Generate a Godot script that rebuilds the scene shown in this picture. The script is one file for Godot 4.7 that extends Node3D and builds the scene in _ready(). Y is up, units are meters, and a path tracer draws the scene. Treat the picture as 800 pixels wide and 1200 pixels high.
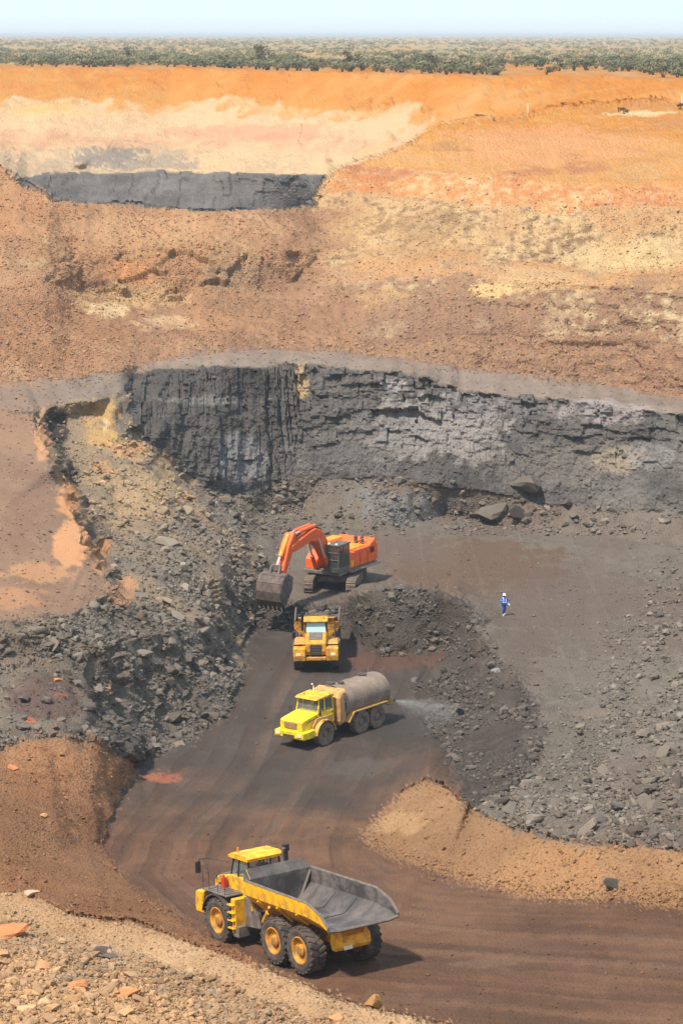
extends Node3D
# An open-pit mine: pit benches, a dark coal face, haul road, three trucks, an excavator and a walking worker.
# The photograph is 800 x 1200; its pixels give directions, and each breakline below gets its height (metres) or its depth (values over 60).

const FOC := 2900.0
const CAM := Vector3(0, 47, 0)
const PITCH := 0.1908
const STEP := 1.8
var sp := sin(PITCH)
var cp := cos(PITCH)
var rng := RandomNumberGenerator.new()
var taken := {}
var M := {}

# ------------------------------------------------------------------ small helpers
func ray(px: float, py: float) -> Vector3:
	var x := (px - 400.0) / FOC
	var y := (600.0 - py) / FOC
	return Vector3(x, -sp + y * cp, -cp - y * sp)
func at_depth(px: float, py: float, t: float) -> Vector3:
	return CAM + ray(px, py) * t
func at_height(px: float, py: float, e: float) -> Vector3:
	var d := ray(px, py)
	return CAM + d * ((e - CAM.y) / d.y)
func depth_of(px: float, py: float, spec: float) -> float:
	if spec > 60.0:
		return spec
	return (spec - CAM.y) / ray(px, py).y
func lin(r: float, g: float, b: float) -> Color:
	return Color(r / 255.0, g / 255.0, b / 255.0).srgb_to_linear()
func noise(seed_: int, freq: float, kind := FastNoiseLite.TYPE_SIMPLEX_SMOOTH, oct := 3) -> FastNoiseLite:
	var n := FastNoiseLite.new()
	n.seed = seed_
	n.frequency = freq
	n.noise_type = kind
	n.fractal_type = FastNoiseLite.FRACTAL_FBM if oct > 1 else FastNoiseLite.FRACTAL_NONE
	n.fractal_octaves = oct
	return n
func numbered(called: String) -> String:
	var k: int = taken.get(called, 0)
	taken[called] = k + 1
	return called if k == 0 else "%s_%03d" % [called, k]
func tag(o: Node, label: String, category: String, group := "") -> void:
	o.set_meta("label", label)
	o.set_meta("category", category)
	if group != "":
		o.set_meta("group", group)
func thing(called: String, label: String, category: String, where := Transform3D.IDENTITY, group := "") -> Node3D:
	var o := Node3D.new()
	o.name = numbered(called)
	add_child(o)
	o.transform = where
	tag(o, label, category, group)
	return o

# ------------------------------------------------------------------ terrain
var cols := PackedFloat32Array()
var rows := PackedFloat32Array()
var nu := 0
var nv := 0
var gw := PackedFloat32Array()          # inverse depth on the fine grid
var gz := PackedByteArray()             # zone
var gp := PackedVector3Array()          # positions
var gn := PackedVector3Array()
var c0 := 0
var gy := PackedFloat32Array()         # picture row of each fine grid point
var edge_y := []
var r0 := 0
var fu := 0
var fv := 0

const RIM := [[-60, 80], [0, 80], [200, 80], [300, 83], [400, 85], [560, 90], [700, 90], [775, 94], [860, 95]]
const RIDGE := [[-60, 178, 34], [0, 195, 33], [30, 215, 31.5], [60, 233, 30], [120, 240, 29], [180, 243, 28.6], [230, 250, 28], [300, 248, 28], [365, 243, 28]]
const NOSE := [[365, 243, 28], [370, 225, 278], [380, 208, 280], [395, 198, 282], [440, 186, 286], [480, 165, 292], [520, 145, 300], [600, 136, 310], [640, 130, 315], [720, 122, 322], [800, 118, 330], [860, 116, 332]]
const LEDGE_BACK := [[-60, 452, 16.8], [0, 447, 16.6], [100, 443, 16.4], [140, 438, 16.4], [180, 424, 16.3], [300, 412, 16.2], [400, 410, 16.1], [500, 425, 15.0], [600, 440, 13.9], [700, 450, 13.4], [800, 468, 12.9], [860, 474, 12.7]]
const CREST := [[50, 478, 15.0], [80, 471, 15.0], [110, 470, 15.1], [148, 462, 224], [153, 444, 229], [180, 433, 231], [240, 430, 232], [320, 430, 235], [345, 427, 236], [400, 430, 235], [450, 432, 235], [500, 440, 234.5], [540, 455, 234], [600, 463, 233], [680, 470, 231], [740, 478, 229.5], [800, 487, 227], [860, 494, 225]]
const TOE := [[158, 495, 222], [170, 512, 222.5], [200, 545, 224], [250, 576, 227], [300, 585, 231], [320, 565, 232], [345, 560, 233], [400, 562, 232.5], [450, 560, 232], [550, 572, 231], [620, 588, 230], [700, 594, 227.5], [800, 600, 224], [860, 604, 222]]
const TALUS := [[305, 604, 2.8], [350, 606, 2.6], [400, 620, 2.3], [450, 622, 2.3], [520, 605, 2.4], [560, 612, 2.2], [620, 622, 2.2], [700, 628, 2.3], [800, 640, 2.6], [860, 646, 2.8]]
const LIMB := [[45, 485, 14.9], [50, 520, 14.0], [62, 560, 13.0], [85, 600, 11.8], [104, 640, 10.5], [135, 692, 8.4]]
const LIMB_BASE := [[70, 486, 219], [75, 520, 215], [87, 560, 207], [108, 603, 198], [127, 645, 189], [156, 696, 179.5]]
const PAD := [[312, 690, 2.0], [340, 706, 2.0], [400, 706, 2.0], [422, 694, 4.0], [460, 686, 4.8], [500, 690, 4.8], [545, 705, 4.0], [562, 740, 2.8], [590, 775, 2.8], [620, 805, 2.8], [636, 855, 3.1], [635, 890, 3.2], [600, 922, 4.2], [552, 948, 5.5]]
const PAD_TOE := [[290, 735, 0.5], [322, 738, 0.0], [345, 738, 0.0], [400, 744, 0.0], [440, 768, 0.0], [510, 766, 0.1], [492, 790, 0.0], [482, 808, 0.0], [500, 860, 0.3], [522, 885, 0.9], [530, 906, 1.8]]
const BERM := [[470, 930, 3.6], [500, 914, 4.9], [520, 921, 5.3], [545, 945, 6.0], [600, 974, 7.3], [650, 984, 7.9], [700, 990, 8.4], [760, 995, 8.8], [800, 998, 9.0], [860, 1002, 9.3]]
const BERM_TOE := [[446, 952, 2.3], [420, 982, 3.2], [450, 1002, 4.0], [480, 1014, 4.5], [560, 1038, 5.6], [640, 1052, 6.2], [720, 1054, 6.6], [800, 1066, 7.0], [860, 1076, 7.2]]
const BANK := [[-60, 1047, 8.9], [0, 1047, 8.6], [34, 1048, 8.5], [64, 1062, 8.3], [81, 1073, 8.1], [124, 1081, 8.0], [157, 1083, 8.0], [195, 1096, 8.1], [232, 1109, 8.2], [262, 1118, 8.3], [300, 1131, 8.3], [362, 1159, 8.5], [425, 1181, 8.6], [531, 1204, 9.0], [570, 1222, 9.1]]
const LINES := [
	[[-60, 112, 570], [0, 112, 570], [100, 116, 568], [200, 122, 562], [300, 128, 536], [400, 131, 508], [480, 137, 474]],
	[[-60, 140, 555], [60, 142, 553], [200, 140, 556], [350, 143, 512], [450, 150, 476]],
	[[-60, 166, 545], [60, 168, 543], [200, 165, 545], [350, 163, 503], [460, 168, 468]],
	[[34, 206, 506], [75, 198, 512], [120, 196, 508], [180, 198, 508], [250, 202, 499], [380, 204, 482]],
	[[95, 192, 507], [110, 180, 514], [125, 174, 518], [140, 178, 516], [165, 192, 507]],
	[[392, 214, 279], [450, 209, 279], [520, 206, 276], [600, 205, 273], [700, 214, 268], [800, 215, 264], [860, 216, 262]],
	[[384, 243, 276], [450, 237, 274], [520, 237, 271], [600, 237, 267], [700, 240, 262], [800, 242, 258], [860, 243, 256]],
	[[378, 270, 273], [450, 285, 267], [520, 295, 262], [600, 305, 258], [700, 311, 254], [800, 318, 250], [860, 320, 248]],
	[[384, 288, 268], [450, 303, 262], [520, 315, 256.5], [600, 325, 252], [700, 331, 247.5], [800, 338, 243], [860, 340, 241]],
	[[90, 296, 255], [150, 290, 257.5], [250, 286, 259.5], [335, 292, 262]],
	[[95, 340, 252], [140, 352, 253], [200, 356, 254.3], [250, 346, 256], [300, 346, 257], [335, 340, 258.5]],
	[[240, 354, 252.2], [262, 356, 252.0]],
	[[200, 392, 245], [260, 402, 243.5], [318, 392, 247.5]],
	[[-60, 330, 243], [0, 330, 243], [50, 330, 245]],
	[[-60, 725, 9.6], [0, 722, 9.2], [40, 722, 9.0], [90, 714, 8.8], [135, 692, 8.4]],
	[[-60, 600, 12.8], [0, 600, 12.8]],
	[[-60, 745, 9.2], [20, 742, 9.0], [80, 745, 8.0], [110, 765, 7.0]],
	[[-60, 790, 7.2], [10, 790, 7.0], [60, 785, 7.0], [95, 795, 6.4], [115, 815, 5.2], [70, 850, 6.2], [20, 858, 6.3], [-60, 860, 6.4]],
	[[-60, 880, 6.8], [0, 879, 6.6], [40, 869, 6.6], [75, 867, 6.3], [110, 874, 5.4], [140, 890, 3.6], [155, 896, 1.8]],
	[[-60, 940, 6.6], [0, 940, 6.4], [60, 930, 6.0], [105, 930, 4.6], [135, 940, 2.1]],
	[[-60, 1000, 6.2], [0, 1000, 6.0], [70, 1000, 5.2], [112, 985, 4.0], [125, 990, 3.1]],
	[[-60, 1036, 6.6], [0, 1034, 6.5], [60, 1040, 6.2], [130, 1045, 5.6], [165, 1046, 5.1], [205, 1072, 5.7], [240, 1098, 6.1], [300, 1121, 6.4]],
	[[150, 800, 4.2], [185, 790, 3.6], [235, 802, 1.8], [262, 815, 0.6]],
	[[120, 835, 4.0], [160, 850, 2.2], [200, 850, 1.0]],
	[[280, 790, 0.0], [272, 828, 0.1], [222, 868, 0.4], [165, 892, 1.2]],
	[[230, 600, 7.0], [205, 650, 7.2], [255, 655, 5.5], [300, 650, 3.6]],
	[[180, 740, 5.8], [230, 730, 4.6], [265, 760, 1.0]],
	[[180, 560, 9.6], [150, 540, 11.0], [130, 500, 12.8], [118, 480, 14.0]],
	[[340, 800, 0.0], [440, 850, 0.0], [330, 880, 0.0], [440, 900, 0.5]],
	[[230, 910, 0.9], [300, 930, 1.1], [400, 930, 1.3]],
	[[170, 950, 2.0], [250, 985, 3.0], [340, 980, 2.9], [400, 985, 3.3]],
	[[175, 1010, 3.9], [250, 1060, 5.3], [330, 1100, 6.3], [340, 1040, 4.9], [420, 1040, 5.1], [460, 1080, 6.1]],
	[[420, 1150, 7.0], [560, 1160, 7.5], [700, 1150, 7.6], [860, 1150, 7.9], [560, 1090, 6.5], [700, 1090, 7.0]],
	[[560, 1232, 8.0], [700, 1232, 8.2], [860, 1232, 8.4]],
	[[590, 720, 2.2], [700, 720, 2.3], [860, 740, 3.2], [700, 800, 2.7], [860, 830, 4.8], [690, 880, 4.0], [860, 900, 6.2], [660, 950, 5.9], [600, 880, 3.0]],
	[[470, 660, 2.0], [420, 660, 2.0], [360, 660, 2.0], [330, 660, 2.2], [360, 690, 2.0], [420, 684, 2.0], [540, 680, 2.1]],
	[[-60, 1085, 8.2], [0, 1083, 8.0], [60, 1090, 7.8], [150, 1110, 7.7], [240, 1150, 7.8], [330, 1190, 7.9], [380, 1232, 8.1]],
	[[-60, 1150, 9.4], [0, 1150, 9.2], [100, 1160, 9.0], [170, 1200, 9.2], [200, 1232, 9.6]],
	[[-60, 1232, 11.4], [0, 1232, 11.2], [100, 1232, 10.4]]]

# zones
enum {PLAIN, FARWALL, FARCOAL, SPOIL, WALL, LEDGE, CLIFF, BENCH, SCREE, RAMP, FLOOR, ROAD, WINDROW, MOUND, BANKZ, PADZ}
const ZNAME := ["plain", "far_pit_wall", "far_rock_face", "spoil_slope", "pit_wall", "ledge", "rock_face", "bench", "scree_slope", "ramp", "pit_floor", "haul_road", "road_berm", "soil_mound", "bank", "bench_slope"]

func pts2(a: Array) -> PackedVector2Array:
	var o := PackedVector2Array()
	for p in a:
		o.append(Vector2(p[0], p[1]))
	return o
func chain(parts: Array) -> PackedVector2Array:
	var o := PackedVector2Array()
	for p in parts:
		o.append_array(pts2(p))
	return o
func rev(a: Array) -> Array:
	var b := a.duplicate()
	b.reverse()
	return b

func zone_polygons() -> Array:
	var out := []
	out.append([FARCOAL, chain([[[-80, 212], [25, 208], [75, 203], [120, 201], [180, 201], [250, 203], [384, 205], [372, 245], [366, 266], [-80, 266]]])])
	out.append([SPOIL, chain([[[-80, 176]], RIDGE, [[385, 290], [400, 330], [410, 412]], rev(LEDGE_BACK.slice(0, 7)), [[-80, 452]]])])
	out.append([WALL, chain([NOSE, [[880, 116], [880, 476]], rev(LEDGE_BACK.slice(6)), [[410, 412], [400, 330], [385, 290]]])])
	out.append([LEDGE, chain([[[-80, 453]], LEDGE_BACK, [[880, 476], [880, 496]], rev(CREST), [[0, 482], [-80, 486]]])])
	out.append([RAMP, chain([[[-80, 486], [0, 482]], LIMB, [[90, 715], [40, 722], [-80, 726]]])])
	out.append([CLIFF, chain([CREST.slice(3), [[880, 496], [880, 606]], rev(TOE)])])
	out.append([BENCH, chain([TOE.slice(4), [[880, 606], [880, 1004]], rev(BERM.slice(3)), rev(PAD), [[302, 640], [305, 604]]])])
	out.append([SCREE, chain([CREST.slice(0, 4), TOE.slice(0, 5), [[305, 604], [302, 640], [312, 690], [290, 735], [280, 790], [272, 828], [222, 868], [165, 892], [150, 893], [110, 874], [75, 867], [40, 869], [0, 879], [-80, 882], [-80, 726], [40, 722], [90, 715]], rev(LIMB)])])
	out.append([PADZ, chain([PAD, [[545, 945]], rev(PAD_TOE)])])
	out.append([WINDROW, chain([[[420, 984], [446, 952]], BERM, [[880, 1004], [880, 1080]], rev(BERM_TOE.slice(1))])])
	out.append([MOUND, chain([[[-80, 882], [0, 879], [40, 869], [75, 867], [110, 874], [155, 896], [140, 940], [125, 965], [122, 1000], [160, 1042], [205, 1072], [240, 1098], [300, 1122], [300, 1132]], rev(BANK.slice(0, 11)), [[-80, 1047]]])])
	out.append([BANKZ, chain([[[-80, 1047]], BANK, [[620, 1260], [620, 1300], [-80, 1300]]])])
	return out

func resample(line: Array, gap: float, n: FastNoiseLite, jit: float) -> Array:
	var o := []
	for i in line.size() - 1:
		var a: Array = line[i]
		var b: Array = line[i + 1]
		var wa := 1.0 / depth_of(a[0], a[1], a[2])
		var wb := 1.0 / depth_of(b[0], b[1], b[2])
		var k: int = max(1, int(Vector2(b[0] - a[0], b[1] - a[1]).length() / gap))
		for j in k + (1 if i == line.size() - 2 else 0):
			var f := float(j) / k
			var x: float = lerp(float(a[0]), float(b[0]), f)
			var y: float = lerp(float(a[1]), float(b[1]), f)
			o.append([x + jit * n.get_noise_2d(x * 3.0, y * 3.0), y + jit * n.get_noise_2d(y * 3.0 + 999.0, x * 3.0), lerp(wa, wb, f)])
	return o

func build_tin() -> void:
	var jn := noise(5, 0.03, FastNoiseLite.TYPE_SIMPLEX_SMOOTH, 2)
	var pts := []
	var add := func(line: Array, gap: float, jit: float):
		pts.append_array(resample(line, gap, jn, jit))
	var rim := []
	for p in RIM:
		rim.append([p[0], p[1], 39.0])
	add.call(rim, 20.0, 0.0)
	add.call([[-60, 60, 39.0], [860, 60, 39.0]], 40.0, 0.0)
	for l in LINES:
		add.call(l, 14.0, 2.0)
	for l in [LEDGE_BACK, TALUS, BERM_TOE, PAD_TOE]:
		add.call(l, 10.0, 4.0)
	for l in [CREST, TOE, LIMB, LIMB_BASE]:
		add.call(l, 7.0, 7.0)
	add.call(PAD, 9.0, 4.0)
	for l in [RIDGE, NOSE, BERM, BANK]:
		edge_y.append(l)
	# silhouettes: the crest and, just above it in the picture, the ground far behind
	for s in [[RIDGE, 0], [NOSE, 1], [BERM, 2], [BANK, 3]]:
		var front := resample(s[0], 6.0, jn, 0.0)
		for p in front:
			pts.append(p)
			var x: float = p[0]
			var y: float = p[1] - 2.6
			var w: float = p[2]
			match s[1]:
				0: w = 1.0 / (496.0 - x * 0.02)
				1: w = 1.0 / clampf(lerpf(478.0, 402.0, (x - 380.0) / 420.0), 400.0, 478.0)
				2: w = 1.0 / (depth_of(x, y, CAM.y + ray(p[0], p[1]).y / p[2] - 1.1))
				3: w = 1.0 / (depth_of(x, y, CAM.y + ray(p[0], p[1]).y / p[2] - (1.9 if x < 420 else 1.3)))
			pts.append([x, y, w])
	var v2 := PackedVector2Array()
	for p in pts:
		v2.append(Vector2(p[0] + jn.get_noise_1d(v2.size() * 77.7) * 0.3, p[1] + jn.get_noise_1d(v2.size() * 91.3 + 5000.0) * 0.3))
	var tri := Geometry2D.triangulate_delaunay(v2)
	gw.resize(fu * fv)
	gw.fill(-1.0)
	for t in range(0, tri.size(), 3):
		var a := v2[tri[t]]
		var b := v2[tri[t + 1]]
		var c := v2[tri[t + 2]]
		var wa: float = pts[tri[t]][2]
		var wb: float = pts[tri[t + 1]][2]
		var wc: float = pts[tri[t + 2]][2]
		var den := (b.y - c.y) * (a.x - c.x) + (c.x - b.x) * (a.y - c.y)
		if absf(den) < 1e-6:
			continue
		var i0: int = max(0, int(ceil((min(a.x, b.x, c.x) + 60.0) / STEP)))
		var i1: int = min(fu - 1, int((max(a.x, b.x, c.x) + 60.0) / STEP))
		var j0: int = max(0, int(ceil((min(a.y, b.y, c.y) - 76.0) / STEP)))
		var j1: int = min(fv - 1, int((max(a.y, b.y, c.y) - 76.0) / STEP))
		for j in range(j0, j1 + 1):
			var y := 76.0 + j * STEP
			for i in range(i0, i1 + 1):
				var x := -60.0 + i * STEP
				var l1 := ((b.y - c.y) * (x - c.x) + (c.x - b.x) * (y - c.y)) / den
				if l1 < -0.001:
					continue
				var l2 := ((c.y - a.y) * (x - c.x) + (a.x - c.x) * (y - c.y)) / den
				if l2 < -0.001 or l1 + l2 > 1.001:
					continue
				gw[j * fu + i] = l1 * wa + l2 * wb + (1.0 - l1 - l2) * wc
	var missing := 0
	for k in gw.size():
		if gw[k] < 0.0:
			missing += 1
			gw[k] = gw[k - 1] if k % fu > 0 else gw[max(0, k - fu)]
	print("points ", v2.size(), " missing ", missing)
	# soften creases, not across silhouettes
	for pass_ in 3:
		var src := gw.duplicate()
		for j in range(1, fv - 1):
			for i in range(1, fu - 1):
				var k := j * fu + i
				var w := src[k]
				var s := w
				var m := 1.0
				var q := src[k - 1]
				if absf(q - w) < 0.012 * w:
					s += q
					m += 1.0
				q = src[k + 1]
				if absf(q - w) < 0.012 * w:
					s += q
					m += 1.0
				q = src[k - fu]
				if absf(q - w) < 0.012 * w:
					s += q
					m += 1.0
				q = src[k + fu]
				if absf(q - w) < 0.012 * w:
					s += q
					m += 1.0
				gw[k] = s / m

func snap_edges() -> void:
	# let a row of grid points follow each crest line, so that crests are clean edges
	gy.resize(fu * fv)
	for j in fv:
		for i in fu:
			gy[j * fu + i] = 76.0 + j * STEP
	var en := noise(6, 0.05, FastNoiseLite.TYPE_SIMPLEX_SMOOTH, 3)
	for l in edge_y:
		for i in fu:
			var x := -60.0 + i * STEP
			for k in l.size() - 1:
				if x < l[k][0] or x >= l[k + 1][0]:
					continue
				var f: float = (x - l[k][0]) / (l[k + 1][0] - l[k][0])
				var y := lerpf(l[k][1], l[k + 1][1], f) + 1.6 * en.get_noise_1d(x * 2.5)
				var w := lerpf(1.0 / depth_of(l[k][0], l[k][1], l[k][2]), 1.0 / depth_of(l[k + 1][0], l[k + 1][1], l[k + 1][2]), f)
				var j := clampi(int(ceil((y - 76.0) / STEP)), 3, fv - 2)
				gy[j * fu + i] = y
				gw[j * fu + i] = w
				gw[(j + 1) * fu + i] = lerpf(w, gw[(j + 2) * fu + i], 0.5)
				gy[(j - 1) * fu + i] = y - 0.35
				gw[(j - 1) * fu + i] = gw[(j - 3) * fu + i]
				gw[(j - 2) * fu + i] = gw[(j - 3) * fu + i]

func raster_zones() -> void:
	gz.resize(fu * fv)
	var wn := noise(11, 0.02, FastNoiseLite.TYPE_SIMPLEX_SMOOTH, 4)
	for j in fv:
		var y := 76.0 + j * STEP
		for i in fu:
			var x := -60.0 + i * STEP
			gz[j * fu + i] = PLAIN if y < rim_y(x) else (FARWALL if y < 262.0 else (FLOOR if y < 905.0 + wn.get_noise_1d(x * 1.5) * 12.0 else ROAD))
	for e in zone_polygons():
		var poly: PackedVector2Array = e[1]
		var lo := Vector2(1e9, 1e9)
		var hi := -lo
		for p in poly:
			lo = lo.min(p)
			hi = hi.max(p)
		var soft := 7.0 if e[0] in [LEDGE, BENCH, SCREE, PADZ, RAMP, MOUND, CLIFF] else 2.0
		if e[0] in [SPOIL, BANKZ, WINDROW, WALL, FARCOAL]:
			soft = 1.5
		for j in range(max(0, int((lo.y - 90.0) / STEP)), min(fv, int((hi.y - 60.0) / STEP))):
			var y := 76.0 + j * STEP
			# scanline crossings with a wavering edge
			var yy := y + soft * wn.get_noise_1d(y * 3.1) * 0.6
			var xs := PackedFloat32Array()
			for k in poly.size():
				var a := poly[k]
				var b := poly[(k + 1) % poly.size()]
				if (a.y <= yy) != (b.y <= yy):
					xs.append(a.x + (yy - a.y) / (b.y - a.y) * (b.x - a.x) + soft * 1.6 * wn.get_noise_2d(a.x, y * 2.0))
			xs.sort()
			for q in range(0, xs.size() - 1, 2):
				for i in range(max(0, int(ceil((xs[q] + 60.0) / STEP))), min(fu, int(floor((xs[q + 1] + 60.0) / STEP)) + 1)):
					gz[j * fu + i] = e[0]

func rim_y(x: float) -> float:
	for k in RIM.size() - 1:
		if x <= RIM[k + 1][0]:
			return lerpf(RIM[k][1], RIM[k + 1][1], (x - RIM[k][0]) / (RIM[k + 1][0] - RIM[k][0]))
	return 95.0

const BLOBS := [
	# matter that differs in colour from what lies round it, and painted limb shade: x, y, rx, ry, red, green, blue, strength
	[512, 500, 85, 42, 168, 160, 155, 0.75], [430, 520, 60, 40, 136, 130, 126, 0.5], [650, 545, 90, 30, 140, 132, 124, 0.45], [460, 452, 22, 8, 176, 166, 166, 0.9], [560, 478, 70, 14, 140, 134, 134, 0.5], [700, 482, 60, 16, 170, 158, 156, 0.75], [720, 540, 30, 20, 175, 158, 135, 0.6], [760, 535, 30, 18, 160, 155, 152, 0.5],
	[280, 545, 35, 35, 150, 147, 148, 0.6], [353, 445, 14, 22, 200, 170, 130, 0.8], [240, 470, 60, 6, 150, 145, 140, 0.5],
	[125, 490, 26, 30, 205, 165, 110, 0.9], [124, 497, 8, 8, 235, 205, 150, 0.9], [155, 525, 20, 12, 210, 160, 115, 0.8], [170, 570, 45, 38, 190, 160, 125, 0.7], [120, 545, 16, 10, 212, 160, 110, 0.6],
	[70, 505, 11, 32, 84, 78, 74, 1.0], [84, 565, 11, 34, 88, 82, 78, 0.9], [118, 630, 12, 26, 96, 88, 82, 0.7], [745, 131, 45, 3, 226, 206, 160, 0.8], [52, 510, 10, 30, 214, 160, 118, 0.8], [80, 585, 18, 22, 218, 158, 112, 1.0], [85, 635, 22, 30, 220, 162, 118, 1.0], [120, 650, 14, 22, 205, 148, 105, 0.8], [150, 690, 18, 18, 200, 150, 112, 0.8], [40, 672, 40, 14, 205, 155, 112, 0.7], [20, 700, 40, 14, 195, 145, 108, 0.6],  # dark grey entries: limb rock with the shade of its face painted in
	[55, 825, 55, 30, 112, 92, 84, 0.9], [140, 860, 60, 26, 88, 82, 80, 0.6], [70, 823, 10, 4, 196, 110, 72, 0.9], [36, 852, 13, 6, 205, 118, 78, 0.9], [190, 912, 22, 5, 175, 108, 82, 0.8], [60, 850, 9, 4, 214, 128, 86, 0.7],
	[560, 665, 110, 34, 122, 98, 82, 0.85], [680, 720, 120, 60, 118, 102, 92, 0.5], [480, 648, 60, 18, 124, 106, 96, 0.6], [600, 765, 50, 40, 112, 98, 90, 0.5], [470, 595, 60, 22, 134, 134, 134, 0.55], [660, 870, 50, 60, 112, 103, 95, 0.6],
	[60, 385, 120, 50, 172, 126, 94, 0.55], [170, 266, 190, 14, 204, 160, 122, 0.5], [258, 380, 58, 20, 184, 138, 104, 0.7], [20, 250, 60, 30, 190, 140, 102, 0.5], [600, 410, 190, 16, 172, 136, 108, 0.4], [160, 345, 70, 18, 205, 170, 125, 0.75], [150, 318, 40, 16, 214, 150, 100, 0.7], [280, 320, 55, 26, 165, 140, 112, 0.7], [130, 362, 26, 10, 232, 200, 155, 0.8], [190, 380, 50, 10, 222, 190, 150, 0.55], [260, 300, 90, 14, 188, 146, 106, 0.5],
	[470, 850, 60, 36, 74, 69, 66, 0.8], [350, 905, 110, 22, 84, 75, 70, 0.5], [462, 775, 75, 12, 106, 78, 65, 0.75], [420, 900, 40, 14, 104, 98, 94, 0.4],
	[620, 330, 60, 16, 215, 178, 130, 0.6], [575, 342, 26, 10, 228, 192, 135, 0.8], [450, 355, 40, 16, 200, 160, 115, 0.6], [520, 375, 120, 26, 150, 116, 98, 0.6], [740, 300, 60, 22, 222, 192, 142, 0.6], [420, 262, 40, 14, 190, 152, 108, 0.5], [500, 268, 60, 22, 165, 132, 98, 0.5],
	[745, 205, 30, 10, 188, 160, 118, 0.3], [640, 170, 130, 26, 222, 158, 112, 0.6],
	[128, 184, 48, 13, 150, 138, 128, 0.9], [180, 192, 60, 8, 160, 146, 132, 0.7], [300, 155, 110, 10, 214, 152, 118, 0.6], [60, 130, 60, 8, 236, 190, 130, 0.6],
	[640, 1020, 60, 30, 180, 134, 92, 0.4], [470, 965, 30, 16, 200, 162, 116, 0.5], [560, 1130, 40, 6, 132, 108, 88, 0.5], [640, 1110, 60, 10, 96, 76, 68, 0.3]]
const ROADLINE := [[372, 770], [340, 830], [315, 890], [275, 940], [235, 985], [225, 1025], [270, 1065], [360, 1095], [480, 1110], [620, 1120], [760, 1130], [900, 1138]]
const TRACKS := [[-7.4, 0, 0.6, 0.5], [-4.9, 0, 0.8, 0.6], [-3.4, 1, 1.0, 0.35], [-0.7, 0, 1.0, 0.7], [0.9, 1, -0.8, 0.4], [2.0, 0, -0.8, 0.6], [3.6, 0, -0.8, 0.4], [4.7, 0, 1.2, 0.7], [7.3, 1, 1.2, 0.3], [9.2, 0, -0.5, 0.5]]
var road := PackedVector3Array()
var colr := PackedColorArray()

func mixc(a: Color, b: Color, f: float) -> Color:
	return a.lerp(b, clampf(f, 0.0, 1.0))

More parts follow.
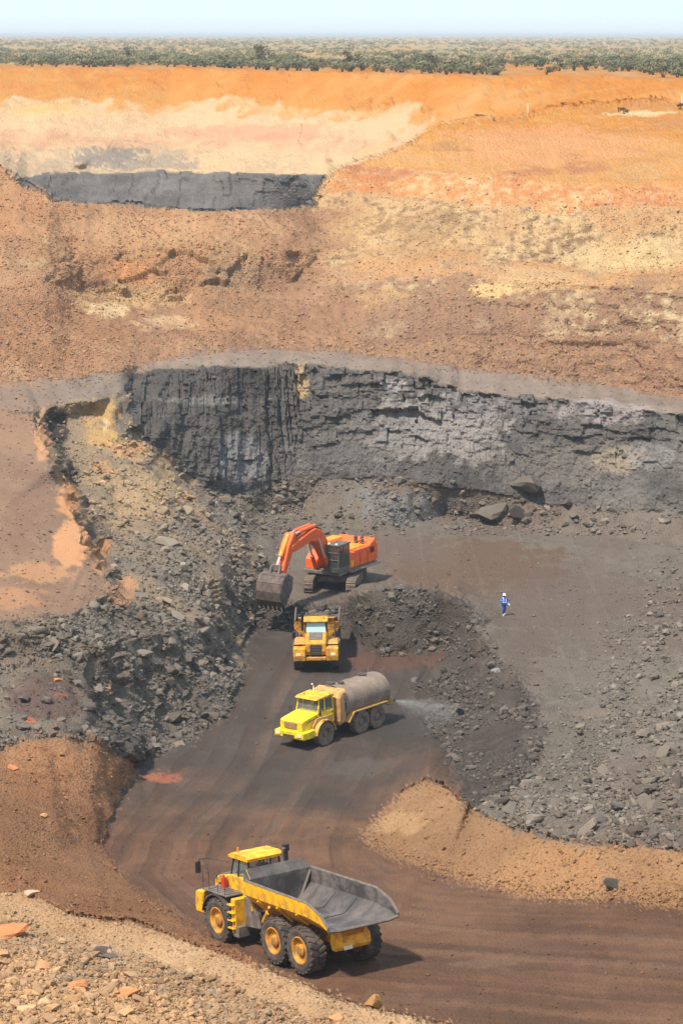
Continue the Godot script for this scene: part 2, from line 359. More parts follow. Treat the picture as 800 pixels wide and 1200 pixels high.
func build_terrain() -> void:
	for x in [-9000.0, -3500.0, -1500.0, -700.0, -350.0, -200.0, -120.0, -80.0]:
		cols.append(x)
	c0 = cols.size()
	fu = int(920.0 / STEP) + 1
	fv = int(1154.0 / STEP) + 1
	for i in fu:
		cols.append(-60.0 + i * STEP)
	for x in [880.0, 920.0, 1000.0, 1150.0, 1500.0, 2300.0, 4300.0, 9800.0]:
		cols.append(x)
	for y in [40.95, 41.5, 42.2, 43, 44, 45, 46, 47, 48.5, 50, 52, 54, 56, 58, 60, 62, 64, 66, 68, 70, 72, 74]:
		rows.append(y)
	r0 = rows.size()
	for j in fv:
		rows.append(76.0 + j * STEP)
	for y in [1245.0, 1270.0, 1310.0, 1360.0, 1420.0]:
		rows.append(y)
	var near := [[48.0, 19.0], [30.0, 27.0], [15.0, 36.0], [2.5, 44.8], [-40.0, 45.0], [-4000.0, 45.0]]
	nu = cols.size()
	nv = rows.size() + near.size()
	build_tin()
	snap_edges()
	raster_zones()
	for p in ROADLINE:
		road.append(surf(p[0], p[1]))
	# base positions
	gp.resize(nu * nv)
	gn.resize(nu * nv)
	var zone := PackedByteArray()
	zone.resize(nu * nv)
	for j in nv:
		for i in nu:
			var k := j * nu + i
			var fi := clampi(i - c0, 0, fu - 1)
			if j >= rows.size():
				var q: Array = near[j - rows.size()]
				gp[k] = Vector3((cols[i] - 400.0) / FOC * maxf(75.0, absf(q[0])), q[1], -q[0])
				zone[k] = BANKZ
				continue
			var fj := clampi(j - r0, 0, fv - 1)
			var w := gw[fj * fu + fi]
			zone[k] = gz[fj * fu + fi]
			if j < r0:
				zone[k] = PLAIN
				w = ray(400.0, rows[j]).y / (39.0 - CAM.y)
			elif j >= r0 + fv:
				w = ray(cols[fi + c0], rows[j]).y / (CAM.y + ray(cols[fi + c0], 1230.0).y / w - CAM.y)
			gp[k] = at_depth(cols[i], gy[fj * fu + fi] if j >= r0 and j < r0 + fv else rows[j], 1.0 / w)
	grid_normals(2)
	# relief
	var big := noise(21, 0.05, FastNoiseLite.TYPE_SIMPLEX_SMOOTH, 3)
	var mid := noise(22, 0.25, FastNoiseLite.TYPE_SIMPLEX_SMOOTH, 3)
	var fine := noise(23, 1.1, FastNoiseLite.TYPE_SIMPLEX_SMOOTH, 2)
	var blocks := noise(24, 0.42, FastNoiseLite.TYPE_CELLULAR, 1)
	blocks.cellular_return_type = FastNoiseLite.RETURN_CELL_VALUE
	blocks.cellular_distance_function = FastNoiseLite.DISTANCE_MANHATTAN
	var chips := noise(25, 1.1, FastNoiseLite.TYPE_CELLULAR, 1)
	chips.cellular_return_type = FastNoiseLite.RETURN_CELL_VALUE
	var cracks := noise(26, 0.5, FastNoiseLite.TYPE_CELLULAR, 1)
	cracks.cellular_return_type = FastNoiseLite.RETURN_DISTANCE2_SUB
	var ridg := noise(27, 0.12, FastNoiseLite.TYPE_SIMPLEX_SMOOTH, 4)
	ridg.fractal_type = FastNoiseLite.FRACTAL_RIDGED
	var n1 := noise(31, 0.02, FastNoiseLite.TYPE_SIMPLEX_SMOOTH, 4)
	var n2 := noise(32, 0.12, FastNoiseLite.TYPE_SIMPLEX_SMOOTH, 4)
	var n3 := noise(33, 0.7, FastNoiseLite.TYPE_SIMPLEX_SMOOTH, 3)
	colr.resize(nu * nv)
	var np := gp.duplicate()
	for j in nv:
		for i in nu:
			var k := j * nu + i
			var p := gp[k]
			var n := gn[k]
			var z := zone[k]
			var a := big.get_noise_3dv(p)
			var b := mid.get_noise_3dv(p)
			var d := 0.0
			var push := n
			match z:
				CLIFF:
					push = Vector3(n.x, n.y * 0.35, n.z).normalized()
					d = 0.7 * a + 0.12 * b + jointed(p, cols[i], a, b) + 0.08 * chips.get_noise_3dv(p)
				FARCOAL:
					d = 0.8 * a + (hash2(floorf((p.x + b) / 1.7), floorf((p.y + a * 2.0) / 2.6)) - 0.5) * 0.8
				FARWALL:
					d = 0.8 * a + 0.3 * b + 0.25 * blocks.get_noise_3dv(Vector3(p.x * 0.4, p.y * 0.8, p.z * 0.4))
				WALL:
					var st := Vector3(p.x * 0.25, p.y * 1.6, p.z * 0.25)
					d = 0.6 * a + 0.25 * b
					if p.y < 31.8 and p.y > 13.5:
						var bedy := floorf((p.y + a * 1.2 + b * 0.5) / 0.6)
						d += (hash2(bedy, floorf((p.x + b * 1.5) / 2.2 + hash2(bedy, 4.0) * 9.0)) - 0.5) * 0.7 * clampf(1.15 - n.y, 0.2, 0.8)
						d += (0.55 * blocks.get_noise_3dv(st) + 0.22 * chips.get_noise_3dv(p * Vector3(0.7, 1.6, 0.7))) * clampf(1.0 - n.y * 0.9, 0.15, 1.0)
				SPOIL:
					d = 0.7 * a + 0.35 * b + 0.16 * fine.get_noise_3dv(p) 
					if n.y < 0.72:
						d += 0.5 * blocks.get_noise_3dv(p * Vector3(0.7, 1.4, 0.7))
				SCREE:
					d = 0.7 * a + 0.4 * b + 0.12 * chips.get_noise_3dv(p * 0.8)
					if n.y < 0.62:
						push = Vector3(n.x, n.y * 0.4, n.z).normalized()
						d += 0.4 * blocks.get_noise_3dv(Vector3(p.x, p.y * 0.8, p.z))
				PADZ:
					d = 0.4 * a + 0.35 * b + 0.1 * chips.get_noise_3dv(p * 0.9)
				BENCH:
					d = 0.25 * a + 0.1 * b
					var rough := clampf((p.x - 18.0 + p.z * 0.02) / 14.0, 0.0, 1.0)
					if p.y > 2.9 or n.y < 0.9:
						rough = maxf(rough, 0.7)
					d += rough * (0.4 * b + 0.12 * chips.get_noise_3dv(p * 0.7))
				FLOOR, ROAD:
					d = 0.12 * a + 0.03 * b
				LEDGE, RAMP:
					d = 0.35 * a + 0.1 * b
				WINDROW:
					d = 0.3 * a + 0.22 * b + 0.07 * fine.get_noise_3dv(p)
				MOUND:
					d = 0.4 * a + 0.2 * b + 0.08 * fine.get_noise_3dv(p)
				BANKZ:
					d = 0.25 * a + 0.2 * b + 0.08 * fine.get_noise_3dv(p)
				_:
					d = 0.3 * a
			if j >= rows.size() or (j < r0 and rows[j] < 60.0):
				d = 0.0
			# colour of the matter, with some shade painted in on the cliff
			var c := Color.WHITE
			var m1 := n1.get_noise_3dv(p)
			var m2 := n2.get_noise_3dv(p)
			var m3 := n3.get_noise_3dv(p)
			var s := 0.5 + 0.9 * m2 + 0.5 * m3
			match z:
				PLAIN:
					c = mixc(mixc(C.sand, C.grass, 0.5 + 2.2 * m1 + 1.0 * m2), C.scrub, 0.3 + 0.8 * m2)
					if j >= r0:
						c = mixc(C.orange, C.sand, 0.4 + m2)
				FARWALL:
					c = far_colour(p, m1, m2, m3)
				FARCOAL:
					c = mixc(mixc(C.coal, C.coal_lt, s), C.coal_dk, 0.3 * m1)
				SPOIL:
					c = mixc(spoil_colour(p, m1, m2, m3), wall_colour(p, m1, m2, m3), seam(i, j) + m2)
				WALL:
					c = mixc(spoil_colour(p, m1, m2, m3), wall_colour(p, m1, m2, m3), seam(i, j) + m2)
				LEDGE:
					c = mixc(mixc(C.ledge, C.ledge_lt, s), C.spoil, clampf((-22.0 - p.x) * 0.05 + 0.5 * m2, 0.0, 0.9))
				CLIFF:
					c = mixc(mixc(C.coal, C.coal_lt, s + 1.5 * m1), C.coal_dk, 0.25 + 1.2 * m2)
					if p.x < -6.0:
						c = mixc(c, C.coal_dk, 0.3)  # left end darker, the shade of its right-facing side painted in
				BENCH:
					c = mixc(mixc(C.bench, C.rub, 0.4 + 1.6 * m1 + 0.8 * m2), C.rub_dk, 0.7 * m3)
				SCREE:
					c = mixc(mixc(C.rub, C.rub_dk, s + m1 - 0.25), C.rub_lt, 0.7 * m3)
					c = mixc(c, C.rub_tan, clampf((p.y - 3.5) * 0.12, 0.0, 0.65) + m2)
					if p.z > -172.0 and p.x > -45.0:
						c = mixc(c, C.rub_dk, 0.5 + m2)
				RAMP:
					c = mixc(mixc(C.ramp, C.ramp_lt, s), C.spoil_or, clampf(m1, 0.0, 0.3))
				FLOOR, ROAD:
					var f := clampf((p.z + 158.0) / 32.0 + 0.9 * m1 + 0.5 * m2, 0.0, 1.0)
					c = mixc(mixc(C.floor, C.floor_lt, s), mixc(C.road, C.road_lt, s), f)
					var q2 := road_offset(p)
					var lane := n2.get_noise_2d(q2.x * 9.0 + m1 * 6.0, q2.y * 0.6)
					c = mixc(c, C.road_lt, clampf(lane * 0.9, 0.0, 0.35) * f)
					c = mixc(c, C.floor, clampf(-lane * 0.8, 0.0, 0.3))
					d += 0.035 * lane
					var wander := 0.7 * n1.get_noise_1d(q2.y * 1.5)
					for e in TRACKS:
						var off := absf(q2.x - e[0] - wander * e[2])
						if off < 0.48:
							var pat := 0.6 + 1.1 * n2.get_noise_2d(q2.y * 0.9 + e[0] * 50.0, 7.0) + 0.5 * m3
							c = mixc(c, C.track_dk if e[1] < 0.5 else C.track_lt, clampf(pat, 0.0, 0.6) * e[3] * (1.0 if off < 0.36 else 0.45))
							d -= 0.05 * clampf(pat, 0.0, 1.0) * (1.0 if off < 0.36 else -0.6)
				WINDROW:
					c = mixc(mixc(C.berm, C.berm_lt, s), C.berm_dk, 0.6 * m1 + 0.3 * m3)
				MOUND:
					c = mixc(mixc(C.mound, C.mound_lt, s), C.road, clampf(1.4 * m1 + 0.1, 0.0, 0.5))
				BANKZ:
					c = mixc(mixc(C.bank, C.bank_lt, s), C.berm, 0.9 * m1)
				PADZ:
					c = mixc(mixc(C.rub_dk, C.floor, s + 0.35), C.rub, 0.45 * m3)
			if i >= c0 and i < c0 + fu and j >= r0 and j < r0 + fv:
				var x := cols[i]
				var y := rows[j]
				var wob := 0.55 * m2 + 0.45 * m3
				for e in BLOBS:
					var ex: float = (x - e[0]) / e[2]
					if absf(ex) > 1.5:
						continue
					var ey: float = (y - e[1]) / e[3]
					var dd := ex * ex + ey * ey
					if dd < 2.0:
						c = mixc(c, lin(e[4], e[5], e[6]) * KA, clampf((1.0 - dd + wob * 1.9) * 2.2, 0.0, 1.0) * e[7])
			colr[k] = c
			np[k] = p + push * d
	var jr := RandomNumberGenerator.new()
	jr.seed = 8
	var src := colr.duplicate()
	for j in range(r0 + 6, r0 + fv - 6):
		for i in range(c0 + 6, c0 + fu - 6):
			var k := j * nu + i
			var g := k + int(jr.randfn(0.0, 2.6)) * nu + int(jr.randfn(0.0, 3.2))
			g = clampi(g, 0, src.size() - 1)
			if zone[g] != zone[k] and absf(gp[g].z - gp[k].z) < 6.0 and not (zone[k] in [CLIFF, FARCOAL] or zone[g] in [CLIFF, FARCOAL]):
				colr[k] = src[k].lerp(src[g], 0.75)
	gp = np
	grid_normals(1)
	# one mesh for each piece of the setting
	var remap := []
	for z in ZNAME.size():
		var mp := PackedInt32Array()
		mp.resize(nu * nv)
		mp.fill(-1)
		remap.append([mp, PackedVector3Array(), PackedVector3Array(), PackedColorArray(), PackedInt32Array()])
	for j in nv - 1:
		for i in nu - 1:
			var k := j * nu + i
			var e: Array = remap[zone[k]]
			var mp: PackedInt32Array = e[0]
			var ix: PackedInt32Array = e[4]
			var quad := [k, k + 1, k + nu + 1, k + nu]
			var id := [0, 0, 0, 0]
			for q in 4:
				var g: int = quad[q]
				if mp[g] < 0:
					mp[g] = e[1].size()
					e[1].append(gp[g])
					e[2].append(gn[g])
					e[3].append(colr[g])
				id[q] = mp[g]
			ix.append_array(PackedInt32Array([id[0], id[1], id[2], id[0], id[2], id[3]]))
			e[4] = ix
			e[0] = mp
	for z in ZNAME.size():
		var e: Array = remap[z]
		if e[4].size() == 0:
			continue
		var arr := []
		arr.resize(Mesh.ARRAY_MAX)
		arr[Mesh.ARRAY_VERTEX] = e[1]
		arr[Mesh.ARRAY_NORMAL] = e[2]
		arr[Mesh.ARRAY_COLOR] = e[3]
		arr[Mesh.ARRAY_INDEX] = e[4]
		if z in [CLIFF, FARCOAL]:
			# broken rock keeps its flat facets
			var fp := PackedVector3Array()
			var fnm := PackedVector3Array()
			var fc := PackedColorArray()
			var ix: PackedInt32Array = e[4]
			for t in range(0, ix.size(), 3):
				var n: Vector3 = (e[1][ix[t + 2]] - e[1][ix[t]]).cross(e[1][ix[t + 1]] - e[1][ix[t]]).normalized()
				for q in 3:
					fp.append(e[1][ix[t + q]])
					fnm.append((n * 0.8 + e[2][ix[t + q]] * 0.2).normalized())
					fc.append(e[3][ix[t + q]])
			arr[Mesh.ARRAY_VERTEX] = fp
			arr[Mesh.ARRAY_NORMAL] = fnm
			arr[Mesh.ARRAY_COLOR] = fc
			arr[Mesh.ARRAY_INDEX] = null
		var me := ArrayMesh.new()
		me.add_surface_from_arrays(Mesh.PRIMITIVE_TRIANGLES, arr)
		var o := MeshInstance3D.new()
		o.mesh = me
		o.name = ZNAME[z]
		o.material_override = M.rock if z in [CLIFF, FARCOAL, WALL, FARWALL] else (M.track if z in [FLOOR, ROAD, LEDGE, RAMP] else M.earth)
		o.set_meta("kind", "structure")
		add_child(o)

func seam(i: int, j: int) -> float:
	# the passage from the spoil slope to the layered wall on its right
	if j < r0 or j >= r0 + fv or rows[j] < 246.0:
		return 1.0 if cols[i] > 366.0 else 0.0
	return clampf((cols[i] - (372.0 + (rows[j] - 243.0) * 0.22)) / 60.0 + 0.25, 0.0, 1.0)
func grid_normals(h: int) -> void:
	for j in nv:
		for i in nu:
			var a := gp[j * nu + mini(nu - 1, i + h)] - gp[j * nu + maxi(0, i - h)]
			var b := gp[mini(nv - 1, j + h) * nu + i] - gp[maxi(0, j - h) * nu + i]
			var n := b.cross(a).normalized()
			gn[j * nu + i] = n

func road_offset(p: Vector3) -> Vector2:
	# (distance from the road's centre line, distance along it)
	var best := 1e9
	var out := Vector2.ZERO
	var run := 0.0
	var q := Vector2(p.x, p.z)
	for k in road.size() - 1:
		var a := Vector2(road[k].x, road[k].z)
		var b := Vector2(road[k + 1].x, road[k + 1].z)
		var ab := b - a
		var l := ab.length()
		var f := clampf((q - a).dot(ab) / (l * l), 0.0, 1.0)
		var r := q - (a + ab * f)
		if r.length_squared() < best:
			best = r.length_squared()
			out = Vector2(r.length() * signf(ab.cross(r)), run + f * l)
		run += l
	return out

func hash2(a: float, b: float) -> float:
	var v := sin(a * 127.1 + b * 311.7) * 43758.5453
	return v - floorf(v)
func jointed(p: Vector3, px: float, a: float, b: float) -> float:
	# rock broken along joints: tall columns at the left end, bedded blocks further right, debris-coated lower down
	var tall := 1.0 - smoothstep(300.0, 350.0, px)
	var low := clampf((p.y - 5.0) / 8.0, 0.0, 1.0)
	var amp := lerpf(clampf(low * 1.5 - 0.35, 0.12, 1.0), 1.0, tall)
	var bed := lerpf(0.85, 4.2, tall)
	var wide := lerpf(1.7, 0.95, tall)
	var yy := p.y + p.x * 0.05 + a * 1.5 + b * 0.5 + hash2(floorf(p.x / 5.0 + a * 1.2), 21.0) * lerpf(0.6, 2.5, tall)
	var row := floorf(yy / bed)
	var fy := yy / bed - row
	var xx := p.x + b * 0.25 + hash2(row, 3.0) * wide
	var w2 := wide * (0.65 + 0.7 * hash2(row * 1.7, 9.0))
	var col := floorf(xx / w2)
	var fx := xx / w2 - col
	var h := hash2(col, row)
	var d := (h - 0.5) * 0.95 + (hash2(row, 17.0) - 0.5) * 0.5
	# tilt each block a little, open the joints
	d += (fx - 0.5) * (hash2(col, row + 40.0) - 0.5) * 0.5 + (fy - 0.5) * (hash2(col + 7.0, row) - 0.6) * 0.45
	if fx < 0.09 or fy < 0.1:
		d -= 0.32 * hash2(col + 3.0, row + 5.0)
	d *= lerpf(0.85, 0.6, tall)
	d += (hash2(floorf((p.x + b * 0.3) / lerpf(0.7, 0.42, tall)), floorf((p.y + a) / lerpf(0.38, 1.6, tall))) - 0.5) * 0.26
	return d * amp
func ramp_mix(e: float, stops: Array) -> Color:
	# layers with short, uneven passages between them: [[height, colour], ...] from the top down
	for k in stops.size():
		if e >= stops[k][0]:
			if k == 0:
				return stops[0][1]
			return mixc(stops[k][1], stops[k - 1][1], (e - stops[k - 1][0] + 0.6) / 0.6)
	return stops[-1][1]
func spoil_colour(p: Vector3, m1: float, m2: float, m3: float) -> Color:
	return mixc(mixc(C.spoil, C.spoil_lt, 0.5 + 0.9 * m2 + 0.5 * m3), C.spoil_or, clampf((p.y - 24.0) * 0.08 + 1.2 * m1, 0.0, 0.8))
func far_colour(p: Vector3, m1: float, m2: float, m3: float) -> Color:
	var e := p.y + m1 * 3.0 + m2 * 2.0
	var s := 0.5 + 0.9 * m2 + 0.5 * m3
	var right := clampf((p.x - 12.0) / 30.0 + m2, 0.0, 1.0)
	var or_ := mixc(C.orange, C.orange_lt, s + m1)
	return mixc(ramp_mix(e, [[33.0, or_], [31.0, mixc(C.cream, C.orange_lt, s)], [26.5, mixc(mixc(C.peach, C.cream, s), C.pink, 0.6 * m1 + 0.6 * m3)], [23.5, mixc(mixc(C.pink, C.peach, s), C.cream, m2)], [-99.0, mixc(mixc(C.cream, C.peach, s), C.stone, 0.3 + m1 + 0.7 * m3)]]), mixc(or_, C.cream, 0.6 * m1), right)

func wall_colour(p: Vector3, m1: float, m2: float, m3: float) -> Color:
	var e := p.y + m1 * 1.6 + m2 * 1.6
	var s := 0.5 + 0.9 * m2 + 0.5 * m3
	return ramp_mix(e, [
		[35.0, mixc(mixc(C.orange, C.orange_lt, s), C.cream, 0.4 * m3)],
		[32.0, mixc(mixc(C.orange_lt, C.tan_or, s), C.orange, 0.6 * m1)],
		[29.6, mixc(mixc(C.redband, C.tan_or, s), C.cream, 1.3 * m3 + 0.6 * m2)],
		[24.2, mixc(mixc(C.strata, C.cream, s - 0.2), C.strata_dk, 0.15 + 1.9 * m3 + 0.9 * m2)],
		[22.7, mixc(C.tan_or, C.spoil_lt, s)],
		[18.0, mixc(mixc(C.strata2, C.purple, s), C.cream, 1.4 * m2 + 1.1 * m3 - 0.1)],
		[-99.0, mixc(mixc(C.purple, C.spoil, s), C.spoil_lt, 0.9 * m3)]])

# the built surface under a picture position
func surf(px: float, py: float) -> Vector3:
	var fx := clampf((px + 60.0) / STEP, 0.0, fu - 1.001)
	var fy := clampf((py - 76.0) / STEP, 0.0, fv - 1.001)
	var i := int(fx)
	var j := int(fy)
	if gp.size() == 0:
		return at_depth(px, py, 1.0 / gw[j * fu + i])
	var k := (j + r0) * nu + i + c0
	fx -= i
	fy -= j
	return gp[k].lerp(gp[k + 1], fx).lerp(gp[k + nu].lerp(gp[k + nu + 1], fx), fy)
func ground_colour(px: float, py: float) -> Color:
	return colr[(clampi(int((py - 76.0) / STEP), 0, fv - 1) + r0) * nu + clampi(int((px + 60.0) / STEP), 0, fu - 1) + c0]
func surf_normal(px: float, py: float) -> Vector3:
	return gn[(clampi(int((py - 76.0) / STEP), 0, fv - 1) + r0) * nu + clampi(int((px + 60.0) / STEP), 0, fu - 1) + c0]
func zone_at(px: float, py: float) -> int:
	return gz[clampi(int((py - 76.0) / STEP), 0, fv - 1) * fu + clampi(int((px + 60.0) / STEP), 0, fu - 1)]

# ------------------------------------------------------------------ materials
const KA := 0.72
var C := {}
func palette() -> void:
	var t := {
		"sand": [206, 160, 108], "grass": [188, 170, 128], "scrub": [158, 146, 108], "orange": [208, 132, 52], "orange_lt": [212, 150, 78], "tan_or": [212, 162, 108], "cream": [214, 188, 146],
		"peach": [226, 184, 142], "pink": [206, 160, 126], "stone": [176, 156, 134], "redband": [204, 128, 82], "strata": [206, 168, 122], "strata_dk": [146, 116, 88], "strata2": [176, 140, 108], "purple": [146, 114, 96],
		"spoil": [160, 122, 95], "spoil_lt": [188, 148, 115], "spoil_or": [196, 148, 106], "ledge": [138, 122, 110], "ledge_lt": [156, 140, 127], "ramp": [144, 115, 96], "ramp_lt": [160, 130, 109],
		"coal": [100, 95, 92], "coal_lt": [132, 126, 121], "coal_dk": [72, 69, 67], "bench": [124, 108, 96], "rub": [132, 122, 111], "rub_dk": [98, 91, 85], "rub_lt": [156, 145, 132], "rub_tan": [176, 150, 120],
		"floor": [82, 73, 68], "floor_lt": [98, 88, 82], "road": [104, 76, 60], "road_lt": [128, 96, 76], "berm": [156, 119, 87], "berm_lt": [176, 138, 103], "berm_dk": [134, 100, 75],
		"track_dk": [84, 66, 56], "track_lt": [140, 112, 92], "mound": [160, 113, 80], "mound_lt": [180, 134, 99], "bank": [184, 147, 110], "bank_lt": [202, 167, 130]}
	for k in t:
		C[k] = lin(t[k][0], t[k][1], t[k][2]) * KA
		C[k].a = 1.0

func grain(seed_: int, freq: float, kind: int, oct: int, lo: float, hi: float, size := 512) -> ImageTexture:
	var n := noise(seed_, freq, kind, oct)
	if kind == FastNoiseLite.TYPE_CELLULAR:
		n.cellular_return_type = FastNoiseLite.RETURN_DISTANCE
	var im := n.get_seamless_image(size, size)
	im.convert(Image.FORMAT_L8)
	var data := im.get_data()
	for i in data.size():
		data[i] = int(clampf(lerpf(lo, hi, data[i] / 255.0), 0.0, 1.0) * 255.0)
	im = Image.create_from_data(size, size, false, Image.FORMAT_L8, data)
	im.generate_mipmaps()
	return ImageTexture.create_from_image(im)

func ground_material(alb: Texture2D, hgt: Texture2D, scale: float, relief: float) -> StandardMaterial3D:
	var m := StandardMaterial3D.new()
	m.vertex_color_use_as_albedo = true
	m.albedo_texture = alb
	m.roughness = 0.95
	m.metallic_specular = 0.2
	m.uv1_triplanar = true
	m.uv1_world_triplanar = true
	m.uv1_scale = Vector3.ONE * scale
	m.heightmap_enabled = true
	m.heightmap_texture = hgt
	m.heightmap_scale = relief
	return m
func flat(r: float, g: float, b: float, rough := 0.6, metal := 0.0) -> StandardMaterial3D:
	var m := StandardMaterial3D.new()
	m.albedo_color = Color(r / 255.0, g / 255.0, b / 255.0)
	m.roughness = rough
	m.metallic = metal
	return m

func materials() -> void:
	palette()
	var gr := grain(1, 0.05, FastNoiseLite.TYPE_SIMPLEX_SMOOTH, 5, 0.70, 1.25)
	var pebble := grain(2, 0.06, FastNoiseLite.TYPE_CELLULAR, 3, 0.0, 1.0)
	var rockh := grain(3, 0.03, FastNoiseLite.TYPE_CELLULAR, 4, 0.0, 1.0)
	M.earth = ground_material(gr, pebble, 0.22, 14.0)
	M.rock = ground_material(gr, rockh, 0.15, 30.0)
	M.track = ground_material(gr, pebble, 0.3, 4.0)
	M.grain = gr
	M.stone = rock_material(Color.WHITE).duplicate()
	M.stone.vertex_color_use_as_albedo = true
	M.bark = flat(92, 78, 62, 0.9)
	M.scrub = flat(255, 255, 255, 0.9)
	M.scrub.vertex_color_use_as_albedo = true
	M.scrub.metallic_specular = 0.2

# ------------------------------------------------------------------ loose rock
func rock_mesh(seed_: int, fine: bool, squash: float) -> ArrayMesh:
	var r := RandomNumberGenerator.new()
	r.seed = seed_
	var ph := (1.0 + sqrt(5.0)) / 2.0
	var vs: Array[Vector3] = []
	for q in [[-1, ph, 0], [1, ph, 0], [-1, -ph, 0], [1, -ph, 0], [0, -1, ph], [0, 1, ph], [0, -1, -ph], [0, 1, -ph], [ph, 0, -1], [ph, 0, 1], [-ph, 0, -1], [-ph, 0, 1]]:
		vs.append(Vector3(q[0], q[1], q[2]).normalized())
	var fs := [[0, 11, 5], [0, 5, 1], [0, 1, 7], [0, 7, 10], [0, 10, 11], [1, 5, 9], [5, 11, 4], [11, 10, 2], [10, 7, 6], [7, 1, 8], [3, 9, 4], [3, 4, 2], [3, 2, 6], [3, 6, 8], [3, 8, 9], [4, 9, 5], [2, 4, 11], [6, 2, 10], [8, 6, 7], [9, 8, 1]]
	if fine:
		var mids := {}
		var out := []
		for f in fs:
			var m := []
			for e in 3:
				var a: int = f[e]
				var b: int = f[(e + 1) % 3]
				var key := Vector2i(mini(a, b), maxi(a, b))
				if not mids.has(key):
					mids[key] = vs.size()
					vs.append((vs[a] + vs[b]).normalized())
				m.append(mids[key])
			out.append_array([[f[0], m[0], m[2]], [f[1], m[1], m[0]], [f[2], m[2], m[1]], [m[0], m[1], m[2]]])
		fs = out
	for i in vs.size():
		vs[i] *= r.randf_range(0.92, 1.12)
	for k in (12 if fine else 7):
		var n := Vector3(r.randfn(), r.randfn(), r.randfn()).normalized()
		var d := r.randf_range(0.34, 0.72)
		for i in vs.size():
			var o := vs[i].dot(n) - d
			if o > 0.0:
				vs[i] -= n * o
	var sc := Vector3(r.randf_range(0.8, 1.25), squash * r.randf_range(0.8, 1.15), r.randf_range(0.75, 1.1)) * 0.62
	var st := SurfaceTool.new()
	st.begin(Mesh.PRIMITIVE_TRIANGLES)
	st.set_smooth_group(-1)
	for f in fs:
		for q in [0, 2, 1]:
			st.add_vertex(vs[f[q]] * sc)
	st.generate_normals()
	return st.commit()

var rocks_big: Array[ArrayMesh] = []
var rocks_small: Array[ArrayMesh] = []
var picked := []          # rocks large enough to be things of their own

func bank_y(x: float) -> float:
	for k in BANK.size() - 1:
		if x <= BANK[k + 1][0]:
			return lerpf(BANK[k][1], BANK[k + 1][1], (x - BANK[k][0]) / (BANK[k + 1][0] - BANK[k][0]))
	return 1230.0
func berm_toe_y(x: float) -> float:
	for k in range(1, BERM_TOE.size() - 1):
		if x <= BERM_TOE[k + 1][0]:
			return lerpf(BERM_TOE[k][1], BERM_TOE[k + 1][1], (x - BERM_TOE[k][0]) / (BERM_TOE[k + 1][0] - BERM_TOE[k][0]))
	return 1076.0

